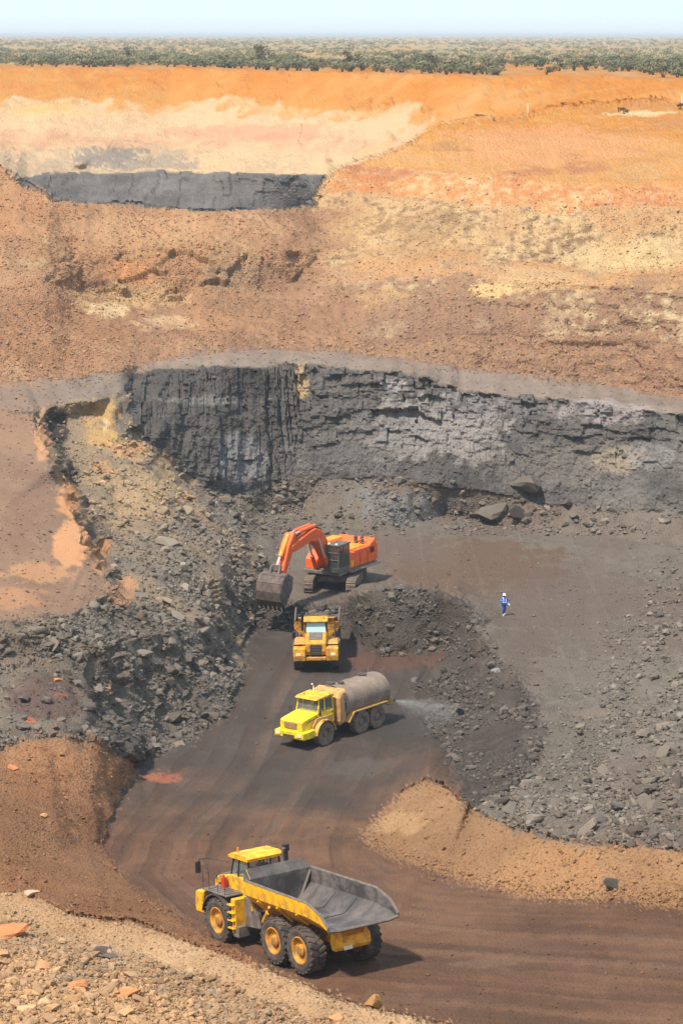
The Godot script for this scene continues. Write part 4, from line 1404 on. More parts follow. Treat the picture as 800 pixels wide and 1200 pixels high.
func machine_materials() -> void:
	M.yellow = coated([240, 178, 16], [160, 118, 66], 0.28, 61, 0.4)
	M.yellow_dirty = coated([224, 156, 22], [140, 108, 76], 0.42, 63)
	M.yellow_bright = coated([240, 208, 20], [180, 144, 70], 0.16, 65, 0.45)
	M.yellow_dust = coated([214, 160, 60], [176, 140, 100], 0.55, 67)
	M.orange = coated([232, 96, 34], [196, 100, 54], 0.2, 69, 0.45)
	M.orange_lt = coated([246, 146, 34], [220, 130, 50], 0.25, 71, 0.45)
	M.steel = coated([92, 84, 80], [128, 116, 106], 0.35, 73, 0.5)
	M.steel_dark = coated([52, 48, 46], [96, 86, 78], 0.3, 75, 0.6)
	M.liner = coated([64, 59, 57], [112, 104, 100], 0.32, 77, 0.5, 0.25)
	M.rubber = coated([52, 47, 44], [104, 90, 80], 0.45, 79, 0.85)
	M.rubber_dust = coated([92, 80, 70], [136, 118, 102], 0.6, 81, 0.9)
	M.rim = coated([206, 142, 34], [116, 92, 72], 0.4, 91, 0.6)
	M.tank = coated([116, 100, 88], [148, 130, 116], 0.45, 83, 0.75, 0.3)
	M.tank_end = coated([206, 156, 84], [140, 106, 80], 0.45, 85, 0.7, 0.5)
	M.bucket = coated([104, 90, 82], [74, 62, 58], 0.45, 87, 0.6)
	M.black = flat(30, 30, 32, 0.5)
	M.cabgrey = coated([74, 78, 74], [110, 104, 96], 0.3, 89, 0.5)
	M.chrome = flat(208, 208, 206, 0.3, 0.6)
	M.white = flat(226, 224, 218, 0.6)
	M.lamp = flat(232, 226, 208, 0.2)
	M.red = flat(196, 52, 36, 0.5)
	M.seat = flat(48, 44, 44, 0.8)
	M.glass = flat(118, 140, 142, 0.08)
	M.glass.transparency = BaseMaterial3D.TRANSPARENCY_ALPHA
	M.glass.albedo_color.a = 0.34
	M.glass_dark = flat(60, 68, 66, 0.1)
	M.glass_dark.transparency = BaseMaterial3D.TRANSPARENCY_ALPHA
	M.glass_dark.albedo_color.a = 0.72
	M.glass_reflection = flat(176, 206, 204, 0.15)  # opaque pale pane, a windscreen reflection painted into its colour

func place(rear: Vector2, front: Vector2, lift := 0.0) -> Transform3D:
	# stands a machine on the ground: its origin over the rear point, its x axis towards the front point
	var a := surf(rear.x, rear.y)
	var b := surf(front.x, front.y)
	var n := (surf_normal(rear.x, rear.y) + surf_normal(front.x, front.y) + Vector3.UP * 2.0).normalized()
	var x := (b - a).normalized()
	var z := x.cross(n).normalized()
	return Transform3D(Basis(x, z.cross(x), z), a + Vector3(0, lift, 0))

# ------------------------------------------------------------------ wheels
func tyre_mesh(r: float, w: float) -> ArrayMesh:
	var st := begin()
	lathe(st, [[r * 0.56, -w * 0.36], [r * 0.60, -w * 0.46], [r * 0.80, -w * 0.5], [r * 0.93, -w * 0.46], [r * 0.965, -w * 0.36], [r * 0.965, w * 0.36], [r * 0.93, w * 0.46], [r * 0.80, w * 0.5], [r * 0.60, w * 0.46], [r * 0.56, w * 0.36]], 36)
	var n := 22
	for k in n:
		for s in [-1.0, 1.0]:
			var a := TAU * (k + (0.5 if s > 0 else 0.0)) / n
			var b := Basis(Vector3(0, 0, 1), a) * Basis(Vector3(1, 0, 0), 0.45 * s)
			box(st, Basis(Vector3(0, 0, 1), a) * Vector3(r * 0.965, 0, s * w * 0.27), Vector3(r * 0.07, r * 0.14, w * 0.46), 0.015, b)
	return done(st)
func rim_mesh(r: float, w: float) -> ArrayMesh:
	var st := begin()
	for s in [-1.0, 1.0]:
		lathe(st, [[r * 0.60, s * w * 0.45], [r * 0.55, s * w * 0.47], [r * 0.50, s * w * 0.40], [r * 0.46, s * w * 0.28], [r * 0.25, s * w * 0.24], [r * 0.24, s * w * 0.38], [r * 0.16, s * w * 0.42], [0.0, s * w * 0.42]], 26)
		for k in 10:
			var a := TAU * k / 10.0
			box(st, Vector3(cos(a) * r * 0.35, sin(a) * r * 0.35, s * w * 0.26), Vector3(0.05, 0.05, 0.05), 0.01)
	return done(st)
func add_wheel(t: Node3D, tyre: Mesh, rim: Mesh, tm: Material, rm: Material, where: Vector3, turn := 0.0, steer := 0.0) -> void:
	var w := part(t, "wheel", tyre, tm, Transform3D(Basis(Vector3.UP, steer) * Basis(Vector3(0, 0, 1), turn), where))
	part(w, "rim", rim, rm)

func arch(st: SurfaceTool, cx: float, cy: float, r: float, th: float, a0: float, a1: float, z0: float, z1: float) -> void:
	var n := 12
	for k in n:
		var a := deg_to_rad(lerpf(a0, a1, float(k) / n))
		var b := deg_to_rad(lerpf(a0, a1, float(k + 1) / n))
		prism(st, [[cx + cos(a) * r, cy + sin(a) * r], [cx + cos(b) * r, cy + sin(b) * r], [cx + cos(b) * (r + th), cy + sin(b) * (r + th)], [cx + cos(a) * (r + th), cy + sin(a) * (r + th)]], z0, z1)

# ------------------------------------------------------------------ articulated dump truck
func dump_truck(tf: Transform3D, label: String, loaded: bool) -> Node3D:
	var t := thing("dump_truck", label, "truck", tf, "articulated dump trucks")
	var ym: Material = M.yellow_dirty if loaded else M.yellow
	var tyre := tyre_mesh(0.97, 0.76)
	var rim := rim_mesh(0.97, 0.76)
	for e in [[5.4, 0.05], [0.98, 0.3], [-0.98, 0.7]]:
		for s in [-1.0, 1.0]:
			add_wheel(t, tyre, rim, M.rubber, M.steel_dark if loaded else M.rim, Vector3(e[0], 0.95, s * 1.36), e[1] + s)
	var st := begin()
	box(st, Vector3(5.2, 1.1, 0), Vector3(3.4, 0.5, 1.1), 0.05)
	box(st, Vector3(5.4, 0.95, 0), Vector3(0.4, 0.4, 2.2), 0.05)
	box(st, Vector3(3.2, 1.15, 0), Vector3(0.9, 0.45, 0.5), 0.05)
	for x in [0.98, -0.98]:
		box(st, Vector3(x, 0.95, 0), Vector3(0.38, 0.38, 2.2), 0.05)
	part(t, "chassis", done(st), M.steel_dark)
	st = begin()
	for s in [-1.0, 1.0]:
		prism(st, [[-2.1, 1.2], [-2.1, 1.62], [0.6, 1.62], [3.0, 1.45], [3.0, 1.05], [0.6, 1.15]], s * 0.5 - 0.12, s * 0.5 + 0.12, 0.02)
	box(st, Vector3(2.4, 1.25, 0), Vector3(0.5, 0.5, 1.6), 0.05)
	part(t, "rear_frame", done(st), ym)
	st = begin()
	prism(st, [[-2.35, 1.0], [-2.45, 1.15], [-2.4, 1.55], [-2.1, 1.72], [-1.95, 1.3], [-2.1, 1.0]], -0.85, 0.85, 0.03)
	for s in [-1.0, 1.0]:
		box(st, Vector3(-2.2, 1.6, s * 0.62), Vector3(0.5, 0.4, 0.2), 0.04)
	var rb := part(t, "rear_bumper", done(st), ym)
	st = begin()
	box(st, Vector3(-2.46, 1.1, -0.3), Vector3(0.04, 0.16, 0.42), 0.01)
	part(rb, "licence_plate", done(st), M.white)
	for s in [-1.0, 1.0]:
		for k in 2:
			st = begin()
			tube(st, [Vector3(3.9, 1.5 + k * 0.2, s * 0.5), Vector3(3.4, 1.25 + k * 0.2, s * (0.62 + 0.06 * k)), Vector3(2.8, 1.4 + k * 0.2, s * 0.5)], 0.045, 6)
			part(t, "hose", done(st), M.black)
	# hood and front
	st = begin()
	prism(st, [[5.5, 1.4], [6.9, 1.4], [7.02, 1.7], [6.98, 2.28], [6.75, 2.5], [5.5, 2.78]], -0.78, 0.78, 0.07)
	var hood := part(t, "hood", done(st), ym)
	st = begin()
	box(st, Vector3(6.12, 2.67, 0), Vector3(1.2, 0.05, 1.16 if not loaded else 1.0), 0.02, Basis(Vector3(0, 0, 1), -0.218))
	part(hood, "hood_top", done(st), M.steel)
	st = begin()
	box(st, Vector3(7.03, 1.82, 0), Vector3(0.06, 0.78, 0.86), 0.02)
	var gl := part(hood, "grille", done(st), M.black)
	st = begin()
	for k in 6:
		box(st, Vector3(7.07, 1.5 + k * 0.125, 0), Vector3(0.03, 0.03, 0.8), 0.008)
	part(gl, "grille_bars", done(st), M.steel)
	st = begin()
	for k in 3:
		box(st, Vector3(6.35 + k * 0.12, 2.1, -0.79), Vector3(0.07, 0.3, 0.03), 0.01)
		box(st, Vector3(6.35 + k * 0.12, 2.1, 0.79), Vector3(0.07, 0.3, 0.03), 0.01)
	part(hood, "vents", done(st), M.black)
	for s in [-1.0, 1.0]:
		st = begin()
		var zc: float = s * 1.22
		prism(st, [[6.52, 1.02], [7.16, 1.02], [7.22, 1.4], [7.14, 1.9], [6.95, 2.0], [6.42, 2.0], [6.58, 1.5]], zc - 0.46, zc + 0.46, 0.05)
		var bc := part(t, "bumper_corner", done(st), ym)
		st = begin()
		box(st, Vector3(7.2, 1.5, s * 1.3), Vector3(0.06, 0.2, 0.34), 0.02)
		part(bc, "headlight", done(st), M.lamp)
		st = begin()
		arch(st, 5.4, 0.95, 1.09, 0.07, 12, 178, s * 1.34 - 0.42, s * 1.34 + 0.42)
		part(t, "mudguard", done(st), M.steel_dark)
		st = begin()
		box(st, Vector3(5.5, 2.13, s * 1.24), Vector3(2.0, 0.07, 0.92), 0.02)
		for k in 6:
			box(st, Vector3(4.75 + k * 0.28, 2.175, s * 1.24), Vector3(0.14, 0.02, 0.8), 0.005)
		part(t, "deck", done(st), M.yellow_dust if loaded else M.steel)
		st = begin()
		box(st, Vector3(4.12, 1.35, s * 1.3), Vector3(0.32, 1.5, 0.7), 0.03)
		var stp := part(t, "steps", done(st), ym)
		for k in 4:
			st = begin()
			box(st, Vector3(4.2, 0.85 + k * 0.33, s * 1.52), Vector3(0.46, 0.06, 0.5), 0.015)
			part(stp, "tread", done(st), ym)
		st = begin()
		box(st, Vector3(4.0, 0.72, s * 1.35), Vector3(0.42, 0.5, 0.6), 0.04)
		part(t, "battery_box", done(st), M.steel)
		st = begin()
		prism(st, [[2.55, 1.05], [3.75, 0.95], [3.75, 2.2], [3.1, 2.3]], s * 1.25 - 0.05, s * 1.25 + 0.05, 0.01)
		part(t, "side_guard", done(st), M.steel)
		# mirrors on arms, rails
		st = begin()
		tube(st, [Vector3(5.6, 3.3, s * 0.88), Vector3(6.3, 3.42, s * 1.3), Vector3(6.9, 3.32, s * 1.55)], 0.022, 6)
		tube(st, [Vector3(6.9, 3.32, s * 1.55), Vector3(6.9, 2.7, s * 1.55)], 0.018, 6)
		var ma := part(t, "mirror_arm", done(st), M.black)
		st = begin()
		box(st, Vector3(6.92, 2.98, s * 1.6), Vector3(0.08, 0.5, 0.26), 0.03)
		part(ma, "mirror", done(st), M.black)
		st = begin()
		for q in [[6.5, 6.0], [5.3, 4.7]]:
			tube(st, [Vector3(q[0], 2.1, s * 1.64), Vector3(q[0], 2.95, s * 1.64), Vector3(q[1], 2.95, s * 1.64), Vector3(q[1], 2.1, s * 1.64)], 0.02, 6)
		part(t, "handrail", done(st), M.steel_dark)
	st = begin()
	box(st, Vector3(7.0, 1.14, 0), Vector3(0.26, 0.26, 1.5), 0.04)
	part(t, "bumper", done(st), ym)
	# cab
	st = begin()
	prism(st, [[4.05, 1.5], [5.55, 1.5], [5.55, 2.8], [4.05, 2.8]], -0.86, 0.86, 0.05)
	var cab := part(t, "cab", done(st), ym)
	st = begin()
	for q in [[4.12, -0.8, 4.12, -0.76], [4.12, 0.8, 4.12, 0.76], [5.5, -0.8, 5.28, -0.74], [5.5, 0.8, 5.28, 0.74], [4.9, -0.82, 4.82, -0.77], [4.9, 0.82, 4.82, 0.77]]:
		tube(st, [Vector3(q[0], 2.75, q[1]), Vector3(q[2], 3.6, q[3])], 0.055, 4)
	part(cab, "window_posts", done(st), M.black)
	st = begin()
	prism(st, [[3.98, 3.56], [5.5, 3.56], [5.56, 3.64], [5.3, 3.76], [4.3, 3.78], [3.96, 3.68]], -0.9, 0.9, 0.06)
	part(cab, "roof", done(st), ym)
	var panes := [[[5.5, 2.8, -0.76], [5.5, 2.8, 0.76], [5.28, 3.56, 0.7], [5.28, 3.56, -0.7]], [[4.1, 2.8, -0.76], [4.1, 2.8, 0.76], [4.12, 3.56, 0.72], [4.12, 3.56, -0.72]]]
	for s in [-1.0, 1.0]:
		panes.append([[4.16, 2.8, s * 0.82], [4.84, 2.8, s * 0.83], [4.78, 3.56, s * 0.78], [4.16, 3.56, s * 0.77]])
		panes.append([[4.94, 2.8, s * 0.83], [5.44, 2.8, s * 0.82], [5.24, 3.56, s * 0.76], [4.86, 3.56, s * 0.78]])
	for k in panes.size():
		var q: Array = panes[k]
		st = begin()
		quad(st, Vector3(q[0][0], q[0][1], q[0][2]), Vector3(q[1][0], q[1][1], q[1][2]), Vector3(q[2][0], q[2][1], q[2][2]), Vector3(q[3][0], q[3][1], q[3][2]))
		part(cab, "windscreen" if k == 0 else "window", done(st), M.glass_reflection if loaded and k == 0 else M.glass)
	st = begin()
	box(st, Vector3(4.4, 2.75, 0), Vector3(0.5, 0.16, 0.55), 0.05)
	box(st, Vector3(4.2, 3.05, 0), Vector3(0.14, 0.62, 0.5), 0.05, Basis(Vector3(0, 0, 1), 0.12))
	part(cab, "seat", done(st), M.seat)
	st = begin()
	tube(st, [Vector3(5.2, 2.7, 0), Vector3(5.0, 3.02, 0)], 0.04, 6)
	box(st, Vector3(5.3, 2.82, 0), Vector3(0.3, 0.2, 1.3), 0.05)
	part(cab, "dashboard", done(st), M.black)
	for s in [-1.0, 1.0]:
		st = begin()
		prism(st, [[4.14, 2.0], [4.86, 2.0], [4.86, 2.76], [4.14, 2.76]], s * 0.875 - 0.015, s * 0.875 + 0.015, 0.01)
		var door := part(cab, "door", done(st), ym)
		st = begin()
		box(st, Vector3(4.25, 2.55, s * 0.905), Vector3(0.14, 0.05, 0.04), 0.01)
		part(door, "handle", done(st), M.black)
	st = begin()
	tube(st, [Vector3(3.8, 2.0, 0.75), Vector3(3.8, 3.6, 0.75), Vector3(3.7, 3.95, 0.75)], 0.07, 10)
	part(t, "exhaust", done(st), M.steel)
	st = begin()
	tube(st, [Vector3(4.0, 2.6, 1.05), Vector3(4.0, 3.75, 1.05)], 0.09, 10)
	tube(st, [Vector3(4.0, 3.75, 1.05), Vector3(4.0, 4.02, 1.05)], 0.16, 12)
	part(t, "air_intake", done(st), M.black)
	st = begin()
	tube(st, [Vector3(5.2, 3.75, -0.6), Vector3(5.2, 3.95, -0.6)], 0.05, 8)
	part(t, "beacon", done(st), flat(210, 120, 40, 0.3))
	if not loaded:
		st = begin()
		tube(st, [Vector3(5.85, 2.16, -0.98), Vector3(5.85, 2.6, -0.98)], 0.13, 12)
		tube(st, [Vector3(5.85, 2.6, -0.98), Vector3(5.85, 2.7, -0.98)], 0.05, 8)
		part(t, "fire_extinguisher", done(st), M.red)
	# dump body: outside shell, inside lining, headboard
	var stat := [[3.05, 3.08, 2.5, 1.72, 1.70, 1.68, 0.88], [0.6, 3.06, 2.5, 1.76, 1.74, 1.72, 0.9], [-1.75, 3.04, 2.48, 1.8, 1.76, 1.74, 0.92], [-2.7, 2.72, 2.36, 1.92, 1.76, 1.74, 1.05], [-3.2, 2.26, 2.18, 2.04, 1.75, 1.74, 1.25]]
	var outer := []
	var inner := []
	for q in stat:
		var x: float = q[0]
		outer.append([Vector3(x, q[1], -q[4]), Vector3(x, q[2], -q[5]), Vector3(x, q[3], -q[6]), Vector3(x, q[3], q[6]), Vector3(x, q[2], q[5]), Vector3(x, q[1], q[4])])
		inner.append([Vector3(x, q[1], -q[4] + 0.1), Vector3(x, q[2] - 0.02, -q[5] + 0.12), Vector3(x, q[3] + 0.1, -q[6] + 0.05), Vector3(x, q[3] + 0.1, q[6] - 0.05), Vector3(x, q[2] - 0.02, q[5] - 0.12), Vector3(x, q[1], q[4] - 0.1)])
	st = begin()
	loft(st, outer, false)
	quad(st, outer[0][0], outer[0][1], outer[0][4], outer[0][5])
	quad(st, outer[0][1], outer[0][2], outer[0][3], outer[0][4])
	var body := part(t, "dump_body", done(st), ym)
	st = begin()
	loft(st, inner, false)
	part(body, "lining", done(st), M.liner)
	st = begin()
	for k in stat.size() - 1:
		for e in [[0, 1], [5, -1]]:
			quad(st, outer[k][e[0]], outer[k + 1][e[0]], inner[k + 1][e[0]], inner[k][e[0]])
	for e in 5:
		quad(st, outer[4][e], outer[4][e + 1], inner[4][e + 1], inner[4][e])
	var lip := []
	for e in 6:
		lip.append((outer[4][e] + inner[4][e]) * 0.5)
	tube(st, lip, 0.07, 6)
	for e in [0, 5]:
		var l2 := []
		for k in stat.size():
			l2.append((outer[k][e] + inner[k][e]) * 0.5 + Vector3(0, 0.01, 0))
		tube(st, l2, 0.062, 6)
	part(body, "rim_rail", done(st), M.steel)
	st = begin()
	prism(st, [[3.05, 1.72], [3.16, 1.72], [3.2, 3.06], [3.42, 3.42], [3.36, 3.48], [3.06, 3.08]], -1.36, 1.36, 0.02)
	var hb := part(body, "headboard", done(st), ym)
	st = begin()
	for s in [-1.0, 1.0]:
		quad(st, Vector3(3.08, 3.08, s * 1.36), Vector3(3.08, 3.08, s * 1.7), Vector3(3.2, 3.24, s * 1.6), Vector3(3.38, 3.45, s * 1.36))
	quad(st, Vector3(3.044, 1.75, -1.0), Vector3(3.044, 1.75, 1.0), Vector3(3.044, 2.5, 1.6), Vector3(3.044, 2.5, -1.6))
	quad(st, Vector3(3.044, 2.5, -1.6), Vector3(3.044, 2.5, 1.6), Vector3(3.044, 3.085, 1.64), Vector3(3.044, 3.085, -1.64))
	quad(st, Vector3(3.044, 3.085, -1.36), Vector3(3.044, 3.085, 1.36), Vector3(3.35, 3.485, 1.36), Vector3(3.35, 3.485, -1.36))
	part(hb, "headboard_lining", done(st), M.liner if not loaded else M.steel_dark)
	st = begin()
	tube(st, [Vector3(2.98, 1.85, 1.0), Vector3(2.98, 3.0, 1.58)], 0.07, 4)
	tube(st, [Vector3(2.98, 1.85, -1.0), Vector3(2.98, 3.0, -1.58)], 0.07, 4)
	part(body, "corner_post", done(st), M.steel)
	for k in 3:
		st = begin()
		var x := 1.9 - k * 1.45
		for s in [-1.0, 1.0]:
			tube(st, [Vector3(x, 2.46, s * 1.77), Vector3(x, 1.72, s * 1.0)], 0.05, 4)
		part(body, "rib", done(st), ym)
	for k in 2:
		st = begin()
		var x := 1.0 - k * 1.5
		tube(st, [Vector3(x, 2.46, -1.575), Vector3(x, 1.9, -0.84), Vector3(x, 1.9, 0.84), Vector3(x, 2.46, 1.575)], 0.022, 4)
		part(body, "weld_seam", done(st), M.steel_dark)
	for s in [-1.0, 1.0]:
		st = begin()
		tube(st, [Vector3(2.75, 1.25, s * 1.0), Vector3(1.75, 1.95, s * 1.35)], 0.12, 10)
		var hc := part(t, "hoist_cylinder", done(st), ym)
		st = begin()
		tube(st, [Vector3(1.75, 1.95, s * 1.35), Vector3(1.05, 2.36, s * 1.76)], 0.06, 8)
		part(hc, "rod", done(st), M.yellow_dust)
	if loaded:
		var hp := begin()
		var hn := noise(401, 0.9, FastNoiseLite.TYPE_CELLULAR, 3)
		var nx := 34
		var nz := 20
		var at := func(i: int, j: int) -> Vector3:
			var x := lerpf(2.9, -2.2, float(i) / nx)
			var zz := lerpf(-1.0, 1.0, float(j) / nz)
			var top := 2.45 + 0.75 * (1.0 - zz * zz) * (1.0 - pow(absf(x - 0.6) / 3.3, 2.0)) + 0.3 * hn.get_noise_2d(x * 2.0, zz * 3.0)
			return Vector3(x, top, zz * 1.55)
		for i in nx:
			for j in nz:
				quad(hp, at.call(i, j), at.call(i, j + 1), at.call(i + 1, j + 1), at.call(i + 1, j))
		var load_ := part(t, "load", done(hp), rock_material(C.rub_dk))
		var r := RandomNumberGenerator.new()
		r.seed = 5
		for k in 26:
			var p: Vector3 = at.call(r.randi_range(1, nx - 4), r.randi_range(1, nz - 1))
			part(load_, "rock", rocks_big[k % 6], rock_material(C.rub if k % 3 else C.rub_dk), Transform3D(Basis(Vector3.UP, r.randf() * 6.0).scaled(Vector3.ONE * r.randf_range(0.25, 0.6)), p))
	return t

# ------------------------------------------------------------------ water truck
func water_truck(tf: Transform3D) -> void:
	var t := thing("water_truck", "yellow six-wheeled water truck with a dusty brown tank spraying the pit floor", "truck", tf)
	var tyre := tyre_mesh(0.82, 0.6)
	var rim := rim_mesh(0.82, 0.6)
	for e in [[4.6, 0.2], [0.85, 0.5], [-0.85, 0.9]]:
		for s in [-1.0, 1.0]:
			add_wheel(t, tyre, rim, M.rubber_dust, M.rubber_dust, Vector3(e[0], 0.8, s * 1.1), e[1])
	var st := begin()
	box(st, Vector3(2.2, 1.0, 0), Vector3(8.2, 0.36, 0.9), 0.04)
	for x in [4.6, 0.85, -0.85]:
		box(st, Vector3(x, 0.8, 0), Vector3(0.3, 0.3, 1.9), 0.04)
	part(t, "chassis", done(st), M.steel_dark)
	# nose
	st = begin()
	prism(st, [[4.9, 1.15], [6.4, 1.1], [6.62, 1.25], [6.62, 1.92], [6.5, 2.02], [4.9, 2.28]], -0.98, 0.98, 0.06)
	var hood := part(t, "hood", done(st), M.yellow_bright)
	st = begin()
	box(st, Vector3(6.64, 1.66, 0), Vector3(0.05, 0.42, 1.1), 0.015)
	var gr := part(hood, "grille", done(st), M.steel)
	st = begin()
	for k in 5:
		box(st, Vector3(6.67, 1.52 + k * 0.075, 0), Vector3(0.03, 0.025, 1.04), 0.006)
	part(gr, "grille_bars", done(st), M.yellow_dust)
	st = begin()
	for s in [-1.0, 1.0]:
		tube(st, [Vector3(4.95, 2.0, s * 0.985), Vector3(6.1, 1.82, s * 0.985)], 0.03, 4)
	part(hood, "hood_seam", done(st), M.steel_dark)
	st = begin()
	prism(st, [[5.6, 0.78], [6.75, 0.78], [6.86, 0.9], [6.86, 1.28], [5.65, 1.34], [5.5, 1.1]], -1.28, 1.28, 0.05)
	var bp := part(t, "bumper", done(st), M.yellow_bright)
	st = begin()
	box(st, Vector3(6.87, 1.02, 0), Vector3(0.04, 0.16, 1.0), 0.01)
	part(bp, "bumper_slot", done(st), M.steel_dark)
	for s in [-1.0, 1.0]:
		st = begin()
		box(st, Vector3(6.88, 1.1, s * 0.95), Vector3(0.05, 0.2, 0.36), 0.02)
		part(bp, "headlight", done(st), M.lamp)
		st = begin()
		arch(st, 4.6, 0.8, 0.93, 0.06, 5, 175, s * 1.08 - 0.36, s * 1.08 + 0.36)
		prism(st, [[3.6, 1.55], [5.6, 1.35], [5.6, 1.5], [5.2, 1.95], [3.6, 1.95]], s * 1.0 - 0.1, s * 1.0 + 0.1, 0.02)
		part(t, "fender", done(st), M.yellow_dust)
	# cab
	st = begin()
	prism(st, [[3.3, 1.35], [4.98, 1.6], [4.98, 2.28], [3.3, 2.28]], -1.02, 1.02, 0.04)
	var cab := part(t, "cab", done(st), M.yellow_bright)
	st = begin()
	for q in [[3.36, 0.97, 3.36, 0.92], [4.92, 0.97, 4.7, 0.9], [4.25, 0.99, 4.2, 0.93]]:
		for s in [-1.0, 1.0]:
			tube(st, [Vector3(q[0], 2.24, s * q[1]), Vector3(q[2], 3.16, s * q[3])], 0.06, 4)
	part(cab, "window_posts", done(st), M.yellow_bright)
	st = begin()
	prism(st, [[3.22, 3.12], [4.85, 3.12], [5.05, 3.14], [4.8, 3.26], [3.5, 3.34], [3.2, 3.26]], -1.0, 1.0, 0.05)
	var roof := part(cab, "roof", done(st), M.yellow)
	st = begin()
	tube(st, [Vector3(4.6, 3.26, 0.5), Vector3(4.6, 3.38, 0.5)], 0.06, 8)
	part(roof, "beacon", done(st), flat(180, 90, 40, 0.4))
	var panes := [[[4.92, 2.28, -0.92], [4.92, 2.28, 0.92], [4.7, 3.12, 0.86], [4.7, 3.12, -0.86]], [[3.34, 2.28, -0.92], [3.34, 2.28, 0.92], [3.36, 3.12, 0.88], [3.36, 3.12, -0.88]]]
	for s in [-1.0, 1.0]:
		panes.append([[3.42, 2.28, s * 0.99], [4.2, 2.28, s * 0.99], [4.15, 3.12, s * 0.93], [3.42, 3.12, s * 0.92]])
		panes.append([[4.3, 2.28, s * 0.99], [4.86, 2.28, s * 0.98], [4.66, 3.12, s * 0.91], [4.25, 3.12, s * 0.93]])
	for k in panes.size():
		var q: Array = panes[k]
		st = begin()
		quad(st, Vector3(q[0][0], q[0][1], q[0][2]), Vector3(q[1][0], q[1][1], q[1][2]), Vector3(q[2][0], q[2][1], q[2][2]), Vector3(q[3][0], q[3][1], q[3][2]))
		part(cab, "windscreen" if k == 0 else "window", done(st), M.glass)
	st = begin()
	box(st, Vector3(3.8, 2.2, -0.35), Vector3(0.5, 0.16, 0.5), 0.05)
	box(st, Vector3(3.58, 2.55, -0.35), Vector3(0.14, 0.7, 0.5), 0.05)
	part(cab, "seat", done(st), M.seat)
	st = begin()
	lathe(st, [[0.24, -0.02], [0.26, 0.0], [0.24, 0.02], [0.22, 0.0], [0.24, -0.02]], 16)
	part(cab, "steering_wheel", done(st), M.black, Transform3D(Basis(Vector3(0, 0, 1), 0.5) * Basis(Vector3.UP, PI / 2), Vector3(4.35, 2.6, -0.35)))
	for s in [-1.0, 1.0]:
		st = begin()
		prism(st, [[3.42, 1.5], [4.22, 1.6], [4.22, 2.26], [3.42, 2.26]], s * 1.035 - 0.015, s * 1.035 + 0.015, 0.01)
		var door := part(cab, "door", done(st), M.yellow_bright)
		st = begin()
		box(st, Vector3(3.55, 2.1, s * 1.06), Vector3(0.14, 0.05, 0.04), 0.01)
		part(door, "handle", done(st), M.black)
		st = begin()
		tube(st, [Vector3(4.9, 2.5, s * 1.0), Vector3(5.1, 2.6, s * 1.3), Vector3(5.1, 2.25, s * 1.32)], 0.02, 6)
		var ma := part(t, "mirror_arm", done(st), M.steel_dark)
		st = begin()
		box(st, Vector3(5.12, 2.36, s * 1.34), Vector3(0.07, 0.42, 0.22), 0.02)
		part(ma, "mirror", done(st), M.steel_dark)
	# tank
	st = begin()
	var prof := [[0.0, -2.75], [0.6, -2.74], [1.05, -2.62], [1.2, -2.45], [1.22, -2.3], [1.22, 2.2], [1.2, 2.3]]
	lathe(st, prof, 40)
	var tank := part(t, "tank", done(st), M.tank, Transform3D(Basis(Vector3(0, 0, -1), Vector3(0, 1.02, 0), Vector3(1.08, 0, 0)), Vector3(0, 2.28, 0)))
	tank.transform = Transform3D(Basis(Vector3(0, 0, 1.08), Vector3(0, 1.0, 0), Vector3(1, 0, 0)), Vector3(0.05, 2.3, 0))
	st = begin()
	for k in 3:
		lathe(st, [[1.225, -1.6 + k * 1.7], [1.245, -1.58 + k * 1.7], [1.245, -1.5 + k * 1.7], [1.225, -1.48 + k * 1.7]], 40)
	part(tank, "band", done(st), M.tank)
	st = begin()
	prism(st, [[2.3, 1.15], [2.95, 1.0], [3.08, 1.3], [3.05, 2.9], [2.8, 3.25], [2.3, 3.4]], -1.26, 1.26, 0.12)
	var fe := part(t, "tank_front", done(st), M.tank_end)
	st = begin()
	for s in [-1.0, 1.0]:
		tube(st, [Vector3(2.7, 1.2, s * 1.27), Vector3(2.7, 3.1, s * 1.27)], 0.07, 6)
	part(fe, "corner_rib", done(st), M.tank)
	for e in [[2.1, 0.3], [1.6, -0.2], [-1.0, 0.1]]:
		st = begin()
		tube(st, [Vector3(e[0], 3.42, e[1]), Vector3(e[0], 3.6, e[1])], 0.3 if e[0] != 1.6 else 0.2, 16)
		var hatch := part(t, "hatch", done(st), M.tank)
		st = begin()
		tube(st, [Vector3(e[0], 3.6, e[1]), Vector3(e[0], 3.63, e[1])], 0.34 if e[0] != 1.6 else 0.23, 16)
		part(hatch, "lid", done(st), M.steel_dark)
	for s in [-1.0, 1.0]:
		st = begin()
		prism(st, [[-1.95, 1.5], [-1.9, 1.72], [1.7, 1.72], [2.3, 1.1], [2.22, 1.04], [1.62, 1.64], [-1.82, 1.64], [-1.86, 1.48]], s * 1.16 - 0.28, s * 1.16 + 0.28)
		part(t, "mudguard", done(st), M.yellow_dust)
	st = begin()
	tube(st, [Vector3(3.15, 2.2, 0.9), Vector3(3.15, 3.5, 0.9), Vector3(3.3, 3.7, 0.9)], 0.06, 8)
	part(t, "exhaust", done(st), M.white)
	st = begin()
	for s in [-1.0, 1.0]:
		tube(st, [Vector3(-2.3, 3.2, s * 0.6), Vector3(-2.3, 3.75, s * 0.6), Vector3(-2.6, 3.75, s * 0.6), Vector3(-2.75, 1.2, s * 0.6)], 0.03, 6)
	for k in 6:
		tube(st, [Vector3(-2.74, 1.3 + k * 0.4, -0.6), Vector3(-2.74, 1.3 + k * 0.4, 0.6)], 0.02, 6)
	part(t, "ladder", done(st), M.tank)
	st = begin()
	tube(st, [Vector3(-2.75, 1.35, -1.2), Vector3(-2.75, 1.35, 1.2)], 0.08, 8)
